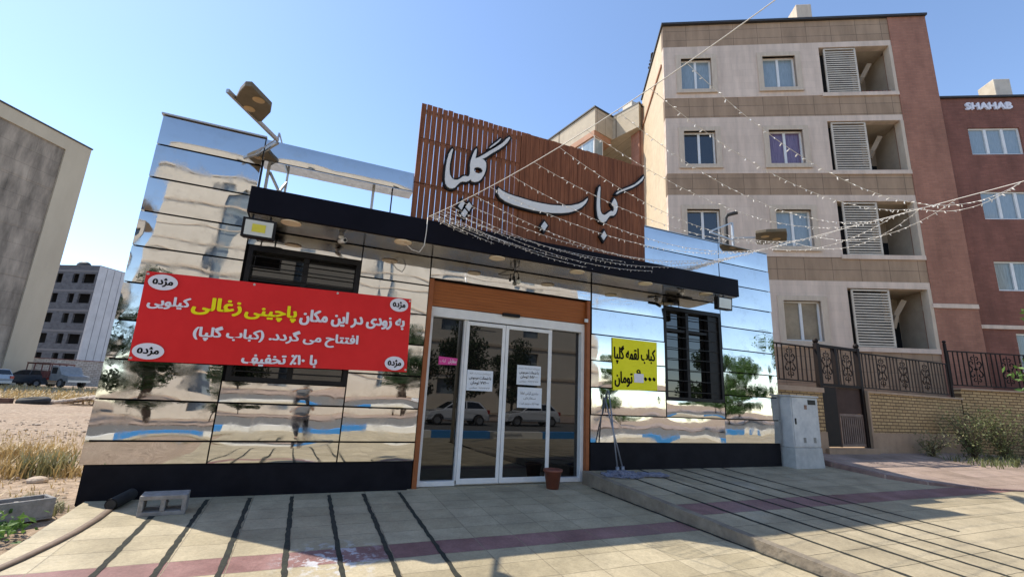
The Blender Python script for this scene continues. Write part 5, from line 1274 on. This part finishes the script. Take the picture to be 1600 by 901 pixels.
# ------------------------------------------------------------------ the photographer, reflected in the panels
def person():
    t=thing('person','person in grey shirt and dark trousers holding up a phone','person',(.12,-7.52,zl(-7.52)))
    z0=zl(-7.52); X,Y=.12,-7.52
    def skin(name,verts,edges,radii,m,root=0,parent=t,sub=2):
        me=bpy.data.meshes.new(name); me.from_pydata([Vector(v) for v in verts],edges,[]); o=bpy.data.objects.new(name,me); COL.objects.link(o)
        s=o.modifiers.new('s','SKIN'); 
        for i,rr in enumerate(radii): me.skin_vertices[0].data[i].radius=(rr,rr*.85)
        me.skin_vertices[0].data[root].use_root=True
        u=o.modifiers.new('u','SUBSURF'); u.levels=sub; u.render_levels=sub
        m2=bpy.data.meshes.new_from_object(o.evaluated_get(bpy.context.evaluated_depsgraph_get())); bpy.data.objects.remove(o)
        b=MB(); b.add([v.co for v in m2.vertices],[tuple(p.vertices) for p in m2.polygons],True); bpy.data.meshes.remove(m2)
        return b.build(name,m,parent)
    P=lambda dx,dy,h: (X+dx,Y+dy,z0+h)
    V=[P(0,0,.95),P(0,.0,1.15),P(0,.0,1.38),P(0,.01,1.50),P(0,.03,1.58),P(0,.04,1.66),P(0,.04,1.75),
       P(-.10,0,.90),P(-.12,.02,.50),P(-.13,-.02,.10),P(-.14,.12,.05),P(.10,0,.90),P(.12,.02,.50),P(.13,-.02,.10),P(.14,.12,.05),
       P(-.19,0,1.43),P(-.27,.12,1.22),P(-.11,.36,1.50),P(.19,0,1.43),P(.27,.12,1.22),P(.11,.36,1.50)]
    E=[(0,1),(1,2),(2,3),(3,4),(4,5),(5,6),(0,7),(7,8),(8,9),(9,10),(0,11),(11,12),(12,13),(13,14),(2,15),(15,16),(16,17),(2,18),(18,19),(19,20)]
    RD=[.15,.145,.16,.07,.055,.10,.075,.10,.065,.045,.04,.10,.065,.045,.04,.075,.05,.033,.075,.05,.033]
    body=skin('body',V,E,RD,M['skin'])
    V2=[P(0,0,.97),P(-.10,0,.90),P(-.12,.02,.50),P(-.13,-.02,.10),P(.10,0,.90),P(.12,.02,.50),P(.13,-.02,.10)]
    skin('trousers',V2,[(0,1),(1,2),(2,3),(0,4),(4,5),(5,6)],[.165,.115,.085,.065,.115,.085,.065],M['trousers'])
    V3=[P(0,0,.93),P(0,0,1.15),P(0,0,1.40),P(0,.01,1.49),P(-.19,0,1.43),P(-.265,.10,1.25),P(.19,0,1.43),P(.265,.10,1.25)]
    skin('shirt',V3,[(0,1),(1,2),(2,3),(2,4),(4,5),(2,6),(6,7)],[.17,.165,.178,.085,.092,.075,.092,.075],M['shirt'])
    MB().ball(P(0,.025,1.715),.112,12,8,(.9,1,.85)).build('hair',M['hair'],t)
    for s in (-1,1): MB().box(X+s*.135-.05,X+s*.135+.05,Y-.08,Y+.18,z0+.004,z0+.085).build('shoe',M['black_metal'],t,bevel=.02)
    for s in (-1,1):
        for k,(dz,L) in enumerate(((.03,.055),(.012,.065),(-.006,.06),(-.024,.05))):
            MB().tube([P(s*.10,.37,1.51+dz),P(s*.092,.40,1.512+dz),P(s*(.092-L*.6),.405,1.512+dz)],[.010,.009,.007],6).build('finger',M['skin'],body)
        MB().tube([P(s*.10,.36,1.54),P(s*.085,.365,1.575),P(s*.06,.375,1.585)],[.012,.011,.008],6).build('thumb',M['skin'],body)
    ph=MB().box(X-.08,X+.08,Y+.388,Y+.396,z0+1.475,z0+1.555).build('phone',M['black_metal'],loc=(X,Y+.39,z0+1.5)); tag(ph,'black phone held up in both hands by the person','phone')
person()
